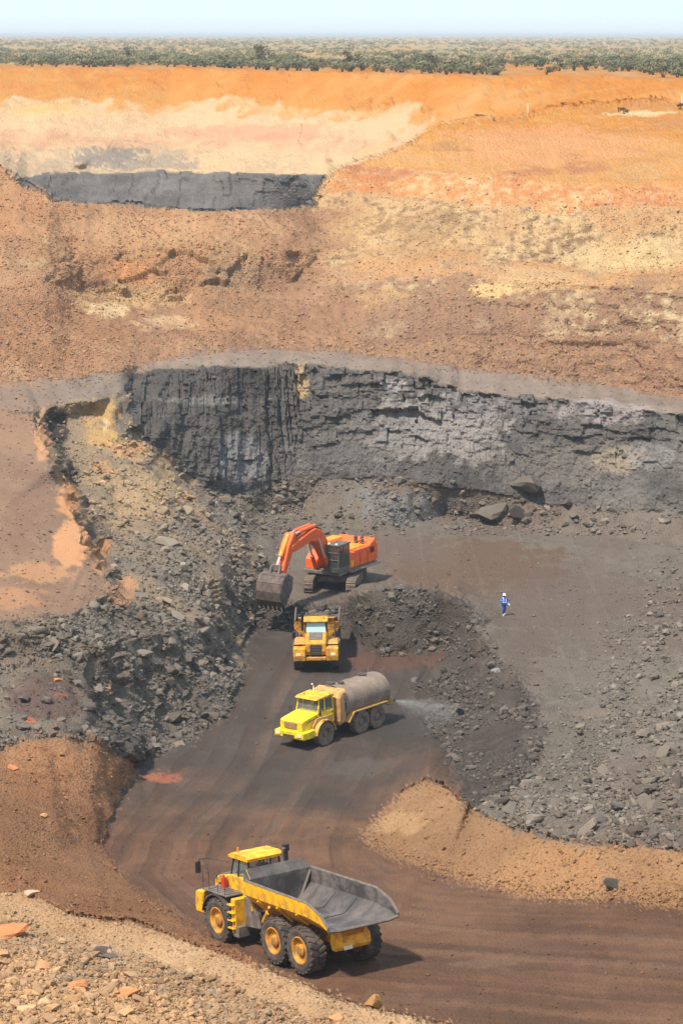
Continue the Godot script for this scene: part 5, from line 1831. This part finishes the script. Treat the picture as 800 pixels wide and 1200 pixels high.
	box(st, Vector3(-2.6, 1.5, -0.95), Vector3(0.5, 0.5, 0.4), 0.05)
	var bar := part(t, "spray_bar", done(st), M.tank_end)
	for s in [-1.0, 1.0]:
		st = begin()
		tube(st, [Vector3(-2.8, 1.4, s * 1.0), Vector3(-3.0, 1.5, s * 1.05)], [0.09, 0.14], 10)
		part(bar, "nozzle", done(st), M.steel_dark)
	# the fans of water: drops thrown back from the two nozzles
	var drop := rocks_small[0]
	var r := RandomNumberGenerator.new()
	r.seed = 31
	var mm := MultiMesh.new()
	mm.transform_format = MultiMesh.TRANSFORM_3D
	mm.mesh = drop
	var n := 34000
	mm.instance_count = n
	for k in n:
		var f := pow(r.randf(), 0.6)
		var ang := r.randfn(0.0, 0.34)
		var dist := f * 7.2 * (1.0 - 0.25 * absf(ang))
		var up := 1.45 + 0.5 * f - 1.85 * f * f + r.randfn(0.0, 0.04 + 0.3 * f)
		var d2 := Vector3(-0.08, 0, -1.0).normalized().rotated(Vector3.UP, ang)
		var p := Vector3(-2.9, maxf(up, 0.02), -1.15) + d2 * dist
		mm.set_instance_transform(k, tf * Transform3D(Basis().scaled(Vector3(1.3, 1.0, 1.0) * r.randf_range(0.005, 0.013)), p))
	var o := MultiMeshInstance3D.new()
	o.multimesh = mm
	o.name = "water_spray"
	o.material_override = flat(205, 203, 200, 0.5)
	tag(o, "pale fan of water spray thrown back from the tank of the water truck", "water spray")
	o.set_meta("kind", "stuff")
	add_child(o)

# ------------------------------------------------------------------ excavator
func excavator(tf: Transform3D) -> void:
	var t := thing("excavator", "large orange hydraulic excavator with its bucket lowered beside the loaded truck", "excavator", tf)
	var swing := Transform3D(Basis(Vector3.UP, 0.38), Vector3.ZERO)
	for s in [-1.0, 1.0]:
		var zc: float = s * 1.75
		var st := begin()
		var loop := []
		for k in 15:
			var a := deg_to_rad(90.0 + 180.0 * k / 14.0)
			loop.append(Vector2(-2.55 + cos(a) * 0.62, 0.66 + sin(a) * 0.62))
		for k in 15:
			var a := deg_to_rad(-90.0 + 180.0 * k / 14.0)
			loop.append(Vector2(2.55 + cos(a) * 0.62, 0.66 + sin(a) * 0.62))
		loop.append(loop[0])
		var run := 0.0
		var total := 0.0
		for k in loop.size() - 1:
			total += loop[k].distance_to(loop[k + 1])
		var shoes := 46
		var nxt := 0
		for k in loop.size() - 1:
			var a: Vector2 = loop[k]
			var b: Vector2 = loop[k + 1]
			var l := a.distance_to(b)
			while nxt < shoes and run + l >= total * nxt / shoes:
				var f := (total * nxt / shoes - run) / l
				var p := a.lerp(b, f)
				var d := (b - a).normalized()
				box(st, Vector3(p.x, p.y, zc), Vector3(total / shoes * 0.86, 0.09, 0.78), 0.015, Basis(Vector3(0, 0, 1), d.angle()))
				var out := Vector2(d.y, -d.x)
				box(st, Vector3(p.x + out.x * 0.06, p.y + out.y * 0.06, zc), Vector3(0.05, 0.08, 0.76), 0.01, Basis(Vector3(0, 0, 1), d.angle()))
				nxt += 1
			run += l
		var tr := part(t, "track", done(st), M.rubber_dust, swing)
		st = begin()
		prism(st, [[-2.4, 0.3], [2.4, 0.3], [2.75, 0.66], [2.4, 0.98], [-2.4, 0.98], [-2.75, 0.66]], zc - 0.26, zc + 0.26, 0.04)
		part(tr, "track_frame", done(st), M.steel)
		for x in [-2.55, 2.55]:
			st = begin()
			lathe(st, [[0.0, zc - 0.3], [0.5, zc - 0.3], [0.56, zc - 0.2], [0.56, zc + 0.2], [0.5, zc + 0.3], [0.0, zc + 0.3]], 20, Vector3(x, 0.66, 0))
			part(tr, "sprocket", done(st), M.steel_dark)
	var st := begin()
	box(st, Vector3(0, 1.0, 0), Vector3(2.6, 0.6, 2.8), 0.1)
	tube(st, [Vector3(0, 1.2, 0), Vector3(0, 1.55, 0)], 1.15, 24)
	part(t, "undercarriage", done(st), M.steel, swing)
	st = begin()
	box(st, Vector3(-0.75, 1.68, 0), Vector3(6.0, 0.3, 3.5), 0.04)
	part(t, "turntable_deck", done(st), M.steel)
	st = begin()
	for s in [-1.0, 1.0]:
		box(st, Vector3(-1.3, 1.72, s * 1.98), Vector3(4.8, 0.1, 0.44), 0.02)
	part(t, "catwalk", done(st), M.steel)
	# engine house
	st = begin()
	prism(st, [[-3.7, 1.86], [-0.15, 1.86], [-0.15, 3.3], [-2.5, 3.3], [-3.55, 3.75], [-3.7, 3.5]], -1.78, 1.78, 0.07)
	var house := part(t, "engine_house", done(st), M.orange)
	st = begin()
	box(st, Vector3(-1.35, 3.34, -0.3), Vector3(2.1, 0.08, 2.2), 0.02)
	part(house, "top_walkway", done(st), M.orange_lt)
	st = begin()
	prism(st, [[-2.4, 3.3], [-0.3, 3.3], [-0.3, 3.85], [-2.4, 3.85]], 0.75, 1.72, 0.05)
	part(house, "hydraulic_cover", done(st), M.orange_lt)
	for e in [[-2.6, -1.0], [-2.6, -0.4]]:
		st = begin()
		tube(st, [Vector3(e[0], 3.4, e[1]), Vector3(e[0], 3.95, e[1])], 0.16, 12)
		part(house, "exhaust", done(st), M.steel_dark)
	st = begin()
	box(st, Vector3(-3.86, 2.6, 0), Vector3(0.5, 1.6, 3.4), 0.14)
	part(t, "counterweight", done(st), M.orange)
	st = begin()
	box(st, Vector3(0.3, 2.3, -1.79), Vector3(0.5, 0.5, 0.03), 0.01)
	part(house, "warning_plate", done(st), M.yellow)
	st = begin()
	box(st, Vector3(-1.0, 2.45, -1.795), Vector3(0.04, 1.05, 0.02), 0.005)
	box(st, Vector3(-2.2, 2.45, -1.795), Vector3(0.04, 1.05, 0.02), 0.005)
	part(house, "panel_seam", done(st), M.steel_dark)
	st = begin()
	prism(st, [[-0.1, 1.86], [1.9, 1.86], [1.9, 2.6], [1.3, 3.2], [-0.1, 3.2]], 0.62, 1.76, 0.06)
	part(t, "fuel_tank", done(st), M.orange)
	st = begin()
	prism(st, [[-0.1, 1.86], [0.65, 1.86], [0.65, 3.1], [-0.1, 3.2]], -1.76, -0.62, 0.05)
	part(t, "side_box", done(st), M.orange)
	st = begin()
	for q in [[0.2, 1.7], [1.6, 1.7]]:
		tube(st, [Vector3(q[0], 3.2, q[1]), Vector3(q[0], 4.1, q[1])], 0.025, 6)
	tube(st, [Vector3(-0.4, 4.1, 1.7), Vector3(0.2, 4.1, 1.7), Vector3(1.6, 4.1, 1.7)], 0.025, 6)
	part(t, "handrail", done(st), M.orange_lt)
	# cab
	st = begin()
	prism(st, [[0.75, 1.84], [2.45, 1.84], [2.55, 2.25], [0.75, 2.25]], -1.82, -0.66, 0.04)
	var cab := part(t, "cab", done(st), M.cabgrey)
	st = begin()
	box(st, Vector3(1.6, 4.12, -1.24), Vector3(1.95, 0.14, 1.24), 0.05)
	part(cab, "roof", done(st), M.cabgrey)
	st = begin()
	for q in [[0.8, -1.77], [0.8, -0.71], [2.48, -1.77], [2.48, -0.71], [1.7, -1.78]]:
		tube(st, [Vector3(q[0], 2.2, q[1]), Vector3(q[0], 4.08, q[1])], 0.06, 4)
	for y in [2.9, 3.5]:
		tube(st, [Vector3(2.53, y, -1.77), Vector3(2.53, y, -0.71)], 0.03, 4)
	tube(st, [Vector3(2.53, 2.2, -1.24), Vector3(2.53, 4.08, -1.24)], 0.03, 4)
	part(cab, "window_guard", done(st), M.cabgrey)
	for q in [[[2.48, 2.25, -1.75], [2.48, 2.25, -0.73], [2.48, 4.06, -0.73], [2.48, 4.06, -1.75]], [[0.85, 2.25, -1.8], [1.66, 2.25, -1.8], [1.66, 4.06, -1.8], [0.85, 4.06, -1.8]], [[1.74, 2.25, -1.8], [2.44, 2.25, -1.8], [2.44, 4.06, -1.8], [1.74, 4.06, -1.8]], [[0.85, 2.25, -0.69], [2.44, 2.25, -0.69], [2.44, 4.06, -0.69], [0.85, 4.06, -0.69]], [[0.8, 2.25, -1.75], [0.8, 2.25, -0.73], [0.8, 4.06, -0.73], [0.8, 4.06, -1.75]]]:
		st = begin()
		quad(st, Vector3(q[0][0], q[0][1], q[0][2]), Vector3(q[1][0], q[1][1], q[1][2]), Vector3(q[2][0], q[2][1], q[2][2]), Vector3(q[3][0], q[3][1], q[3][2]))
		part(cab, "window", done(st), M.glass_dark)
	st = begin()
	box(st, Vector3(1.4, 2.65, -1.24), Vector3(0.55, 0.18, 0.55), 0.05)
	box(st, Vector3(1.15, 3.05, -1.24), Vector3(0.14, 0.8, 0.5), 0.05)
	part(cab, "seat", done(st), M.seat)
	for y in [-1.6, -0.9]:
		st = begin()
		box(st, Vector3(2.5, 4.24, y), Vector3(0.16, 0.14, 0.2), 0.03)
		part(cab, "work_lamp", done(st), M.lamp)
	for s in [-1.0, 0.0, 1.0]:
		var hs := begin()
		tube(hs, [Vector3(0.9, 2.7, s * 0.2), Vector3(1.7, 4.3, s * 0.2), Vector3(2.75, 5.5, s * 0.2), Vector3(3.7, 5.85, s * 0.2), Vector3(5.2, 5.5, s * 0.2), Vector3(6.6, 5.2, s * 0.2), Vector3(7.2, 5.4, s * 0.2), Vector3(7.6, 5.0, s * 0.2)], 0.045, 6)
		part(t, "hose", done(hs), M.black)
	var rl := begin()
	for q in [[-3.4, -1.7], [-2.2, -1.72], [-1.0, -1.72], [-0.2, -1.72]]:
		tube(rl, [Vector3(q[0], 3.3, q[1]), Vector3(q[0], 4.05, q[1])], 0.022, 6)
	tube(rl, [Vector3(-3.4, 4.05, -1.7), Vector3(-0.2, 4.05, -1.72)], 0.022, 6)
	tube(rl, [Vector3(-3.4, 3.7, -1.7), Vector3(-0.2, 3.7, -1.72)], 0.018, 6)
	part(house, "guard_rail", done(rl), M.orange_lt)
	for k in 5:
		var vt := begin()
		box(vt, Vector3(-3.2 + k * 0.14, 2.9, -1.8), Vector3(0.07, 0.5, 0.03), 0.01)
		part(house, "vent", done(vt), M.black)
	# boom, stick, bucket
	st = begin()
	prism(st, [[0.7, 2.217], [1.0, 1.968], [1.45, 2.134], [2.55, 3.628], [3.5, 4.541], [4.6, 4.748], [7.0, 4.333], [7.55, 4.541], [7.5, 4.915], [7.0, 5.039], [4.9, 5.579], [3.9, 5.745], [2.9, 5.371], [1.8, 4.043]], -0.52, 0.52, 0.06)
	var boom := part(t, "boom", done(st), M.orange)
	st = begin()
	box(st, Vector3(4.1, 5.661, 0), Vector3(0.5, 0.5, 0.5), 0.06, Basis(Vector3(0, 0, 1), -0.2))
	part(boom, "cylinder_bracket", done(st), M.orange)
	for s in [-1.0, 1.0]:
		st = begin()
		tube(st, [Vector3(1.9, 1.843, s * 0.72), Vector3(2.7, 3.13, s * 0.62)], 0.17, 12)
		var c := part(t, "boom_cylinder", done(st), M.orange)
		st = begin()
		tube(st, [Vector3(2.7, 3.13, s * 0.62), Vector3(3.5, 4.79, s * 0.5)], 0.09, 8)
		part(c, "rod", done(st), M.chrome)
	for s in [-1.0, 1.0]:
		st = begin()
		tube(st, [Vector3(3.75, 5.886, s * 0.24), Vector3(6.0, 5.786, s * 0.24)], 0.16, 12)
		var c := part(t, "stick_cylinder", done(st), M.orange)
		st = begin()
		tube(st, [Vector3(6.0, 5.786, s * 0.24), Vector3(6.95, 5.703, s * 0.24)], 0.09, 8)
		part(c, "rod", done(st), M.chrome)
	st = begin()
	prism(st, [[6.75, 5.827], [7.1, 5.869], [7.85, 4.956], [8.75, 3.047], [8.9, 2.673], [8.65, 2.549], [8.35, 2.673], [7.2, 4.416], [6.85, 5.039]], -0.42, 0.42, 0.05)
	part(t, "stick", done(st), M.orange)
	st = begin()
	tube(st, [Vector3(7.3, 5.703, 0), Vector3(8.55, 4.167, 0)], 0.2, 12)
	var bc := part(t, "bucket_cylinder", done(st), M.orange_lt)
	st = begin()
	tube(st, [Vector3(8.55, 4.167, 0), Vector3(9.1, 3.462, 0)], 0.09, 8)
	part(bc, "rod", done(st), M.chrome)
	st = begin()
	for s in [-1.0, 1.0]:
		prism(st, [[8.95, 3.545], [9.25, 3.545], [9.6, 2.673], [9.3, 2.591]], s * 0.4 - 0.09, s * 0.4 + 0.09, 0.02)
	box(st, Vector3(9.12, 3.379, 0), Vector3(0.22, 0.5, 0.8), 0.04)
	part(t, "bucket_link", done(st), M.steel)
	var prof := [Vector2(8.5, 2.55), Vector2(9.2, 2.95), Vector2(9.75, 2.8), Vector2(10.15, 2.3), Vector2(10.3, 1.6), Vector2(10.15, 0.9), Vector2(9.8, 0.42)]
	st = begin()
	for k in prof.size() - 1:
		var a: Vector2 = prof[k]
		var b: Vector2 = prof[k + 1]
		var nrm := (b - a).orthogonal().normalized() * 0.07
		prism(st, [[a.x, a.y], [b.x, b.y], [b.x - nrm.x, b.y - nrm.y], [a.x - nrm.x, a.y - nrm.y]], -1.15, 1.15)
	for s in [-1.0, 1.0]:
		var side := []
		for q in prof:
			side.append([q.x, q.y])
		side.append_array([[9.5, 0.6], [8.7, 1.6]])
		prism(st, side, s * 1.17 - 0.04, s * 1.17 + 0.04, 0.01)
	var bucket := part(t, "bucket", done(st), M.bucket)
	for k in prof.size() - 1:
		for h in 2:
			var a: Vector2 = prof[k].lerp(prof[k + 1], 0.25 + 0.5 * h)
			var d: Vector2 = (prof[k + 1] - prof[k]).normalized()
			st = begin()
			box(st, Vector3(a.x - d.y * -0.03, a.y + d.x * -0.03, 0), Vector3(0.09, 0.1, 2.28), 0.02, Basis(Vector3(0, 0, 1), d.angle()))
			part(bucket, "wear_bar", done(st), M.steel_dark if k > 3 else M.bucket)
	for k in 6:
		st = begin()
		prism(st, [[9.72, 0.5], [9.95, 0.55], [9.6, -0.02]], -1.05 + k * 0.42 - 0.1, -1.05 + k * 0.42 + 0.1, 0.01)
		part(bucket, "tooth", done(st), M.black)

# ------------------------------------------------------------------ people
func figure_mesh(pieces: Array) -> ArrayMesh:
	var arr := []
	for e in pieces:
		var a := net_arrays(e[0], e[1], e[2])
		if arr.is_empty():
			arr = a
			continue
		var off: int = arr[Mesh.ARRAY_VERTEX].size()
		arr[Mesh.ARRAY_VERTEX] += a[Mesh.ARRAY_VERTEX]
		arr[Mesh.ARRAY_NORMAL] += a[Mesh.ARRAY_NORMAL]
		arr[Mesh.ARRAY_COLOR] += a[Mesh.ARRAY_COLOR]
		var ix: PackedInt32Array = a[Mesh.ARRAY_INDEX]
		for i in ix.size():
			ix[i] += off
		arr[Mesh.ARRAY_INDEX] += ix
	var me := ArrayMesh.new()
	me.add_surface_from_arrays(Mesh.PRIMITIVE_TRIANGLES, arr)
	return me
func net_arrays(bones: Array, cell: float, k: float) -> Array:
	# bones: [from, to, radius, radius, colour]; a smooth union of tapered capsules, meshed as surface nets
	var lo := Vector3.ONE * 1e9
	var hi := -lo
	for b in bones:
		var m: float = maxf(b[2], b[3]) + cell * 3.0
		lo = lo.min(b[0] - Vector3.ONE * m).min(b[1] - Vector3.ONE * m)
		hi = hi.max(b[0] + Vector3.ONE * m).max(b[1] + Vector3.ONE * m)
	var n := Vector3i(((hi - lo) / cell).ceil())
	var f := PackedFloat32Array()
	f.resize(n.x * n.y * n.z)
	var ci := PackedInt32Array()
	ci.resize(f.size())
	for z in n.z:
		for y in n.y:
			for x in n.x:
				var p := lo + Vector3(x, y, z) * cell
				var s := 0.0
				var best := 1e9
				var bi := 0
				for i in bones.size():
					var b: Array = bones[i]
					var ab: Vector3 = b[1] - b[0]
					var h := clampf((p - b[0]).dot(ab) / maxf(ab.length_squared(), 1e-9), 0.0, 1.0)
					var d: float = p.distance_to(b[0] + ab * h) - lerpf(b[2], b[3], h)
					if d < best:
						best = d
						bi = i
					s += exp(-d / k)
				f[(z * n.y + y) * n.x + x] = -k * log(maxf(s, 1e-30))
				ci[(z * n.y + y) * n.x + x] = bi
	var vid := {}
	var vp := PackedVector3Array()
	var vc := PackedColorArray()
	for z in n.z - 1:
		for y in n.y - 1:
			for x in n.x - 1:
				var sum := Vector3.ZERO
				var m := 0
				var base := (z * n.y + y) * n.x + x
				var val := []
				var neg := 0
				for q in 8:
					var v := f[base + (q & 1) + ((q >> 1) & 1) * n.x + ((q >> 2) & 1) * n.x * n.y]
					val.append(v)
					if v < 0.0:
						neg += 1
				if neg == 0 or neg == 8:
					continue
				for e in [[0, 1], [2, 3], [4, 5], [6, 7], [0, 2], [1, 3], [4, 6], [5, 7], [0, 4], [1, 5], [2, 6], [3, 7]]:
					var a: float = val[e[0]]
					var b: float = val[e[1]]
					if (a < 0.0) != (b < 0.0):
						var t := a / (a - b)
						var pa := Vector3(e[0] & 1, (e[0] >> 1) & 1, (e[0] >> 2) & 1)
						var pb := Vector3(e[1] & 1, (e[1] >> 1) & 1, (e[1] >> 2) & 1)
						sum += pa.lerp(pb, t)
						m += 1
				vid[base] = vp.size()
				vp.append(lo + (Vector3(x, y, z) + sum / m) * cell)
				vc.append(bones[ci[base]][4])
	var ix := PackedInt32Array()
	var strides := [1, n.x, n.x * n.y]
	for key in vid:
		var base: int = key
		for ax in 3:
			var d1: int = strides[(ax + 1) % 3]
			var d2: int = strides[(ax + 2) % 3]
			var a := f[base]
			var b := f[base + strides[ax]]
			if (a < 0.0) == (b < 0.0):
				continue
			if not (vid.has(base - d1) and vid.has(base - d2) and vid.has(base - d1 - d2)):
				continue
			var q := [vid[base], vid[base - d1], vid[base - d1 - d2], vid[base - d2]]
			if a < 0.0:
				ix.append_array(PackedInt32Array([q[0], q[2], q[1], q[0], q[3], q[2]]))
			else:
				ix.append_array(PackedInt32Array([q[0], q[1], q[2], q[0], q[2], q[3]]))
	var nn := PackedVector3Array()
	nn.resize(vp.size())
	for t in range(0, ix.size(), 3):
		var fn := (vp[ix[t + 2]] - vp[ix[t]]).cross(vp[ix[t + 1]] - vp[ix[t]])
		for q in 3:
			nn[ix[t + q]] += fn
	for i in nn.size():
		nn[i] = nn[i].normalized()
	var arr := []
	arr.resize(Mesh.ARRAY_MAX)
	arr[Mesh.ARRAY_VERTEX] = vp
	arr[Mesh.ARRAY_NORMAL] = nn
	arr[Mesh.ARRAY_COLOR] = vc
	arr[Mesh.ARRAY_INDEX] = ix
	return arr

func hand(into: Array, wrist: Vector3, dir: Vector3, side: Vector3, c: Color) -> void:
	var bones := []
	var palm := wrist + dir * 0.09
	bones.append([wrist, palm, 0.03, 0.036, c])
	for k in 4:
		var o := side * (k - 1.5) * 0.021
		var l: float = [0.07, 0.085, 0.08, 0.06][k]
		var mid := palm + o + dir * l * 0.55
		bones.append([palm + o * 0.8, mid, 0.012, 0.011, c])
		bones.append([mid, mid + (dir + side.cross(dir) * 0.5).normalized() * l * 0.5, 0.011, 0.009, c])
	bones.append([wrist + dir * 0.03 - side * 0.03, wrist + dir * 0.08 - side * 0.065, 0.014, 0.011, c])
	into.append([bones, 0.009, 0.004])

func people() -> void:
	var cloth := StandardMaterial3D.new()
	cloth.vertex_color_use_as_albedo = true
	cloth.roughness = 0.9
	var blue := lin(52, 104, 206)
	var navy := lin(40, 70, 170)
	var glove := lin(232, 230, 226)
	var skin := lin(96, 64, 46)
	var boot := lin(196, 186, 166)
	# walking worker, forward = +x of the figure
	var b := []
	var hands := []
	b.append([Vector3(0, 0.98, -0.09), Vector3(0, 0.98, 0.09), 0.125, 0.125, navy])
	b.append([Vector3(0, 0.98, 0), Vector3(0.01, 1.2, 0), 0.15, 0.155, blue])
	b.append([Vector3(0.01, 1.2, 0), Vector3(0.0, 1.4, 0), 0.165, 0.14, blue])
	b.append([Vector3(0, 1.42, -0.17), Vector3(0, 1.42, 0.17), 0.075, 0.075, blue])
	b.append([Vector3(0, 1.46, 0), Vector3(0.02, 1.56, 0), 0.06, 0.055, skin])
	b.append([Vector3(0.03, 1.64, 0), Vector3(0.03, 1.7, 0), 0.085, 0.092, skin])
	b.append([Vector3(0.10, 1.64, 0), Vector3(0.125, 1.625, 0), 0.016, 0.018, skin])
	b.append([Vector3(0.0, 0.95, 0.1), Vector3(0.13, 0.52, 0.11), 0.095, 0.072, navy])
	b.append([Vector3(0.13, 0.52, 0.11), Vector3(0.08, 0.12, 0.11), 0.07, 0.055, navy])
	b.append([Vector3(0.07, 0.06, 0.11), Vector3(0.24, 0.045, 0.13), 0.055, 0.045, boot])
	b.append([Vector3(0.0, 0.95, -0.1), Vector3(-0.05, 0.52, -0.11), 0.095, 0.072, navy])
	b.append([Vector3(-0.05, 0.52, -0.11), Vector3(-0.22, 0.15, -0.11), 0.07, 0.055, navy])
	b.append([Vector3(-0.24, 0.09, -0.11), Vector3(-0.09, 0.05, -0.12), 0.05, 0.045, boot])
	b.append([Vector3(0, 1.42, -0.21), Vector3(0.02, 1.16, -0.33), 0.062, 0.052, blue])
	b.append([Vector3(0.02, 1.16, -0.33), Vector3(0.18, 1.0, -0.32), 0.05, 0.038, blue])
	hand(hands, Vector3(0.19, 0.99, -0.32), Vector3(0.8, -0.6, 0).normalized(), Vector3(0, 0, 1), glove)
	b.append([Vector3(0, 1.42, 0.21), Vector3(0.03, 1.2, 0.36), 0.062, 0.052, blue])
	b.append([Vector3(0.03, 1.2, 0.36), Vector3(0.22, 1.28, 0.34), 0.05, 0.038, blue])
	hand(hands, Vector3(0.24, 1.29, 0.34), Vector3(0.75, 0.6, 0).normalized(), Vector3(0, 0, 1), glove)
	var p := surf(590, 721.5)
	var w := thing("person", "person in blue overalls, white gloves and white hard hat walking on the bench", "person", Transform3D(Basis(Vector3.UP, -PI * 0.5 + 0.35).scaled(Vector3.ONE * 0.97), p))
	part(w, "body", figure_mesh([[b, 0.026, 0.014]] + hands), cloth)
	var st := begin()
	lathe(st, [[0.0, 0.135], [0.06, 0.128], [0.105, 0.085], [0.122, 0.02], [0.125, 0.0], [0.155, -0.008], [0.15, -0.02], [0.118, -0.015]], 20)
	box(st, Vector3(0.12, 0.0, -0.005), Vector3(0.12, 0.16, 0.014), 0.005)
	part(w, "hard_hat", done(st), flat(246, 244, 238, 0.35), Transform3D(Basis(Vector3(1, 0, 0), Vector3(0, 0, -1), Vector3(0, 1, 0)), Vector3(0.03, 1.71, 0)))
	st = begin()
	for s in [-1.0, 1.0]:
		tube(st, [Vector3(0.17, 1.12, s * 0.1), Vector3(0.15, 1.38, s * 0.11), Vector3(0.02, 1.505, s * 0.12), Vector3(-0.13, 1.38, s * 0.11), Vector3(-0.14, 1.12, s * 0.1)], 0.028, 6)
	tube(st, [Vector3(0.17, 1.12, 0.1), Vector3(0.185, 1.1, 0), Vector3(0.17, 1.12, -0.1), Vector3(0, 1.1, -0.165), Vector3(-0.15, 1.1, -0.1), Vector3(-0.16, 1.1, 0), Vector3(-0.15, 1.1, 0.1), Vector3(0, 1.1, 0.165), Vector3(0.17, 1.12, 0.1)], 0.022, 6)
	part(w, "reflective_braces", done(st), flat(214, 222, 236, 0.5))
	# driver seated in the empty dump truck
	b = []
	hands = []
	var red := lin(190, 66, 44)
	b.append([Vector3(0, 0.1, -0.09), Vector3(0, 0.1, 0.09), 0.13, 0.13, navy])
	b.append([Vector3(0, 0.12, 0), Vector3(-0.04, 0.5, 0), 0.15, 0.14, red])
	b.append([Vector3(-0.04, 0.52, -0.16), Vector3(-0.04, 0.52, 0.16), 0.075, 0.075, red])
	b.append([Vector3(-0.03, 0.55, 0), Vector3(0.0, 0.66, 0), 0.055, 0.05, skin])
	b.append([Vector3(0.0, 0.73, 0), Vector3(0.01, 0.8, 0), 0.085, 0.09, skin])
	b.append([Vector3(0.09, 0.74, 0), Vector3(0.105, 0.725, 0), 0.016, 0.018, skin])
	for s in [-1.0, 1.0]:
		b.append([Vector3(0, 0.1, s * 0.1), Vector3(0.45, 0.12, s * 0.13), 0.09, 0.07, navy])
		b.append([Vector3(0.45, 0.12, s * 0.13), Vector3(0.5, -0.25, s * 0.13), 0.065, 0.05, navy])
		b.append([Vector3(-0.04, 0.52, s * 0.2), Vector3(0.08, 0.28, s * 0.27), 0.06, 0.05, red])
		b.append([Vector3(0.08, 0.28, s * 0.27), Vector3(0.32, 0.34, s * 0.17), 0.047, 0.036, skin])
		hand(hands, Vector3(0.33, 0.345, s * 0.17), Vector3(0.95, 0.2, 0).normalized(), Vector3(0, 0, 1), skin)
	var d := thing("person", "driver in a red shirt seated in the cab of the empty dump truck", "person", truck_tf * Transform3D(Basis.IDENTITY, Vector3(4.45, 2.72, 0)))
	part(d, "body", figure_mesh([[b, 0.03, 0.014]] + hands), cloth)

var truck_tf := Transform3D.IDENTITY
func machines() -> void:
	machine_materials()
	truck_tf = place(Vector2(377, 1124), Vector2(271, 1085))
	truck_tf.basis = truck_tf.basis.scaled_local(Vector3.ONE * 1.08)
	dump_truck(truck_tf, "empty yellow articulated dump truck climbing the brown haul road", false)
	dump_truck(place(Vector2(373, 763), Vector2(371, 786)), "dusty yellow articulated dump truck filled with rock in front of the excavator", true)
	water_truck(place(Vector2(416, 853), Vector2(359, 872)))
	var ep := surf(393, 687)
	var yaw := 0.54
	excavator(Transform3D(Basis(Vector3(-sin(yaw), 0, cos(yaw)), Vector3.UP, Vector3(-cos(yaw), 0, -sin(yaw))), ep - Vector3(0, 0.04, 0)))
	people()
	# survey post on the far edge of the plateau
	for e in [[618, 128, 1.7], [798, 120, 1.5]]:
		var p := surf(e[0], e[1] + 4.0)
		var st := begin()
		box(st, Vector3(0, e[2] * 0.5, 0), Vector3(0.16, e[2], 0.16), 0.03)
		box(st, Vector3(0, e[2] + 0.03, 0), Vector3(0.22, 0.06, 0.22), 0.02)
		var o := MeshInstance3D.new()
		o.mesh = done(st)
		o.name = numbered("survey_post")
		o.material_override = M.white
		add_child(o)
		o.position = p
		tag(o, "thin white marker post standing on the orange edge of the pit", "post", "white marker posts")

# ------------------------------------------------------------------ the scene
func _ready() -> void:
	rng.seed = 20240
	var cam := Camera3D.new()
	cam.name = "camera"
	cam.fov = rad_to_deg(2.0 * atan(600.0 / FOC))
	cam.near = 0.5
	cam.far = 60000.0
	add_child(cam)
	cam.position = CAM
	cam.rotation = Vector3(-PITCH, 0, 0)
	cam.current = true
	var env := Environment.new()
	env.background_mode = Environment.BG_SKY
	var sky := Sky.new()
	var sm := ProceduralSkyMaterial.new()
	sm.sky_top_color = Color(0.74, 0.83, 0.91)
	sm.sky_horizon_color = Color(0.84, 0.91, 0.955)
	sm.sky_curve = 0.18
	sm.ground_bottom_color = Color(0.45, 0.36, 0.28)
	sm.ground_horizon_color = Color(0.80, 0.80, 0.78)
	sm.sun_angle_max = 0.0
	sky.sky_material = sm
	env.sky = sky
	env.background_energy_multiplier = 0.92
	env.tonemap_mode = Environment.TONE_MAPPER_LINEAR
	env.tonemap_exposure = 1.42
	env.sdfgi_enabled = true
	env.ssao_enabled = true
	env.ssil_enabled = true
	env.fog_enabled = true
	env.fog_density = 0.00016
	env.fog_light_color = Color(0.86, 0.91, 0.96)
	var we := WorldEnvironment.new()
	we.name = "environment"
	we.environment = env
	add_child(we)
	var sun := DirectionalLight3D.new()
	sun.name = "sun"
	sun.light_energy = 1.45
	sun.light_color = Color(1.0, 0.955, 0.89)
	sun.light_angular_distance = 4.0
	sun.shadow_enabled = true
	add_child(sun)
	sun.look_at_from_position(Vector3(-0.52, 1.2, 0.46), Vector3.ZERO)
	materials()
	build_terrain()
	scatter_rocks()
	boulders()
	machines()
	plant_plain()
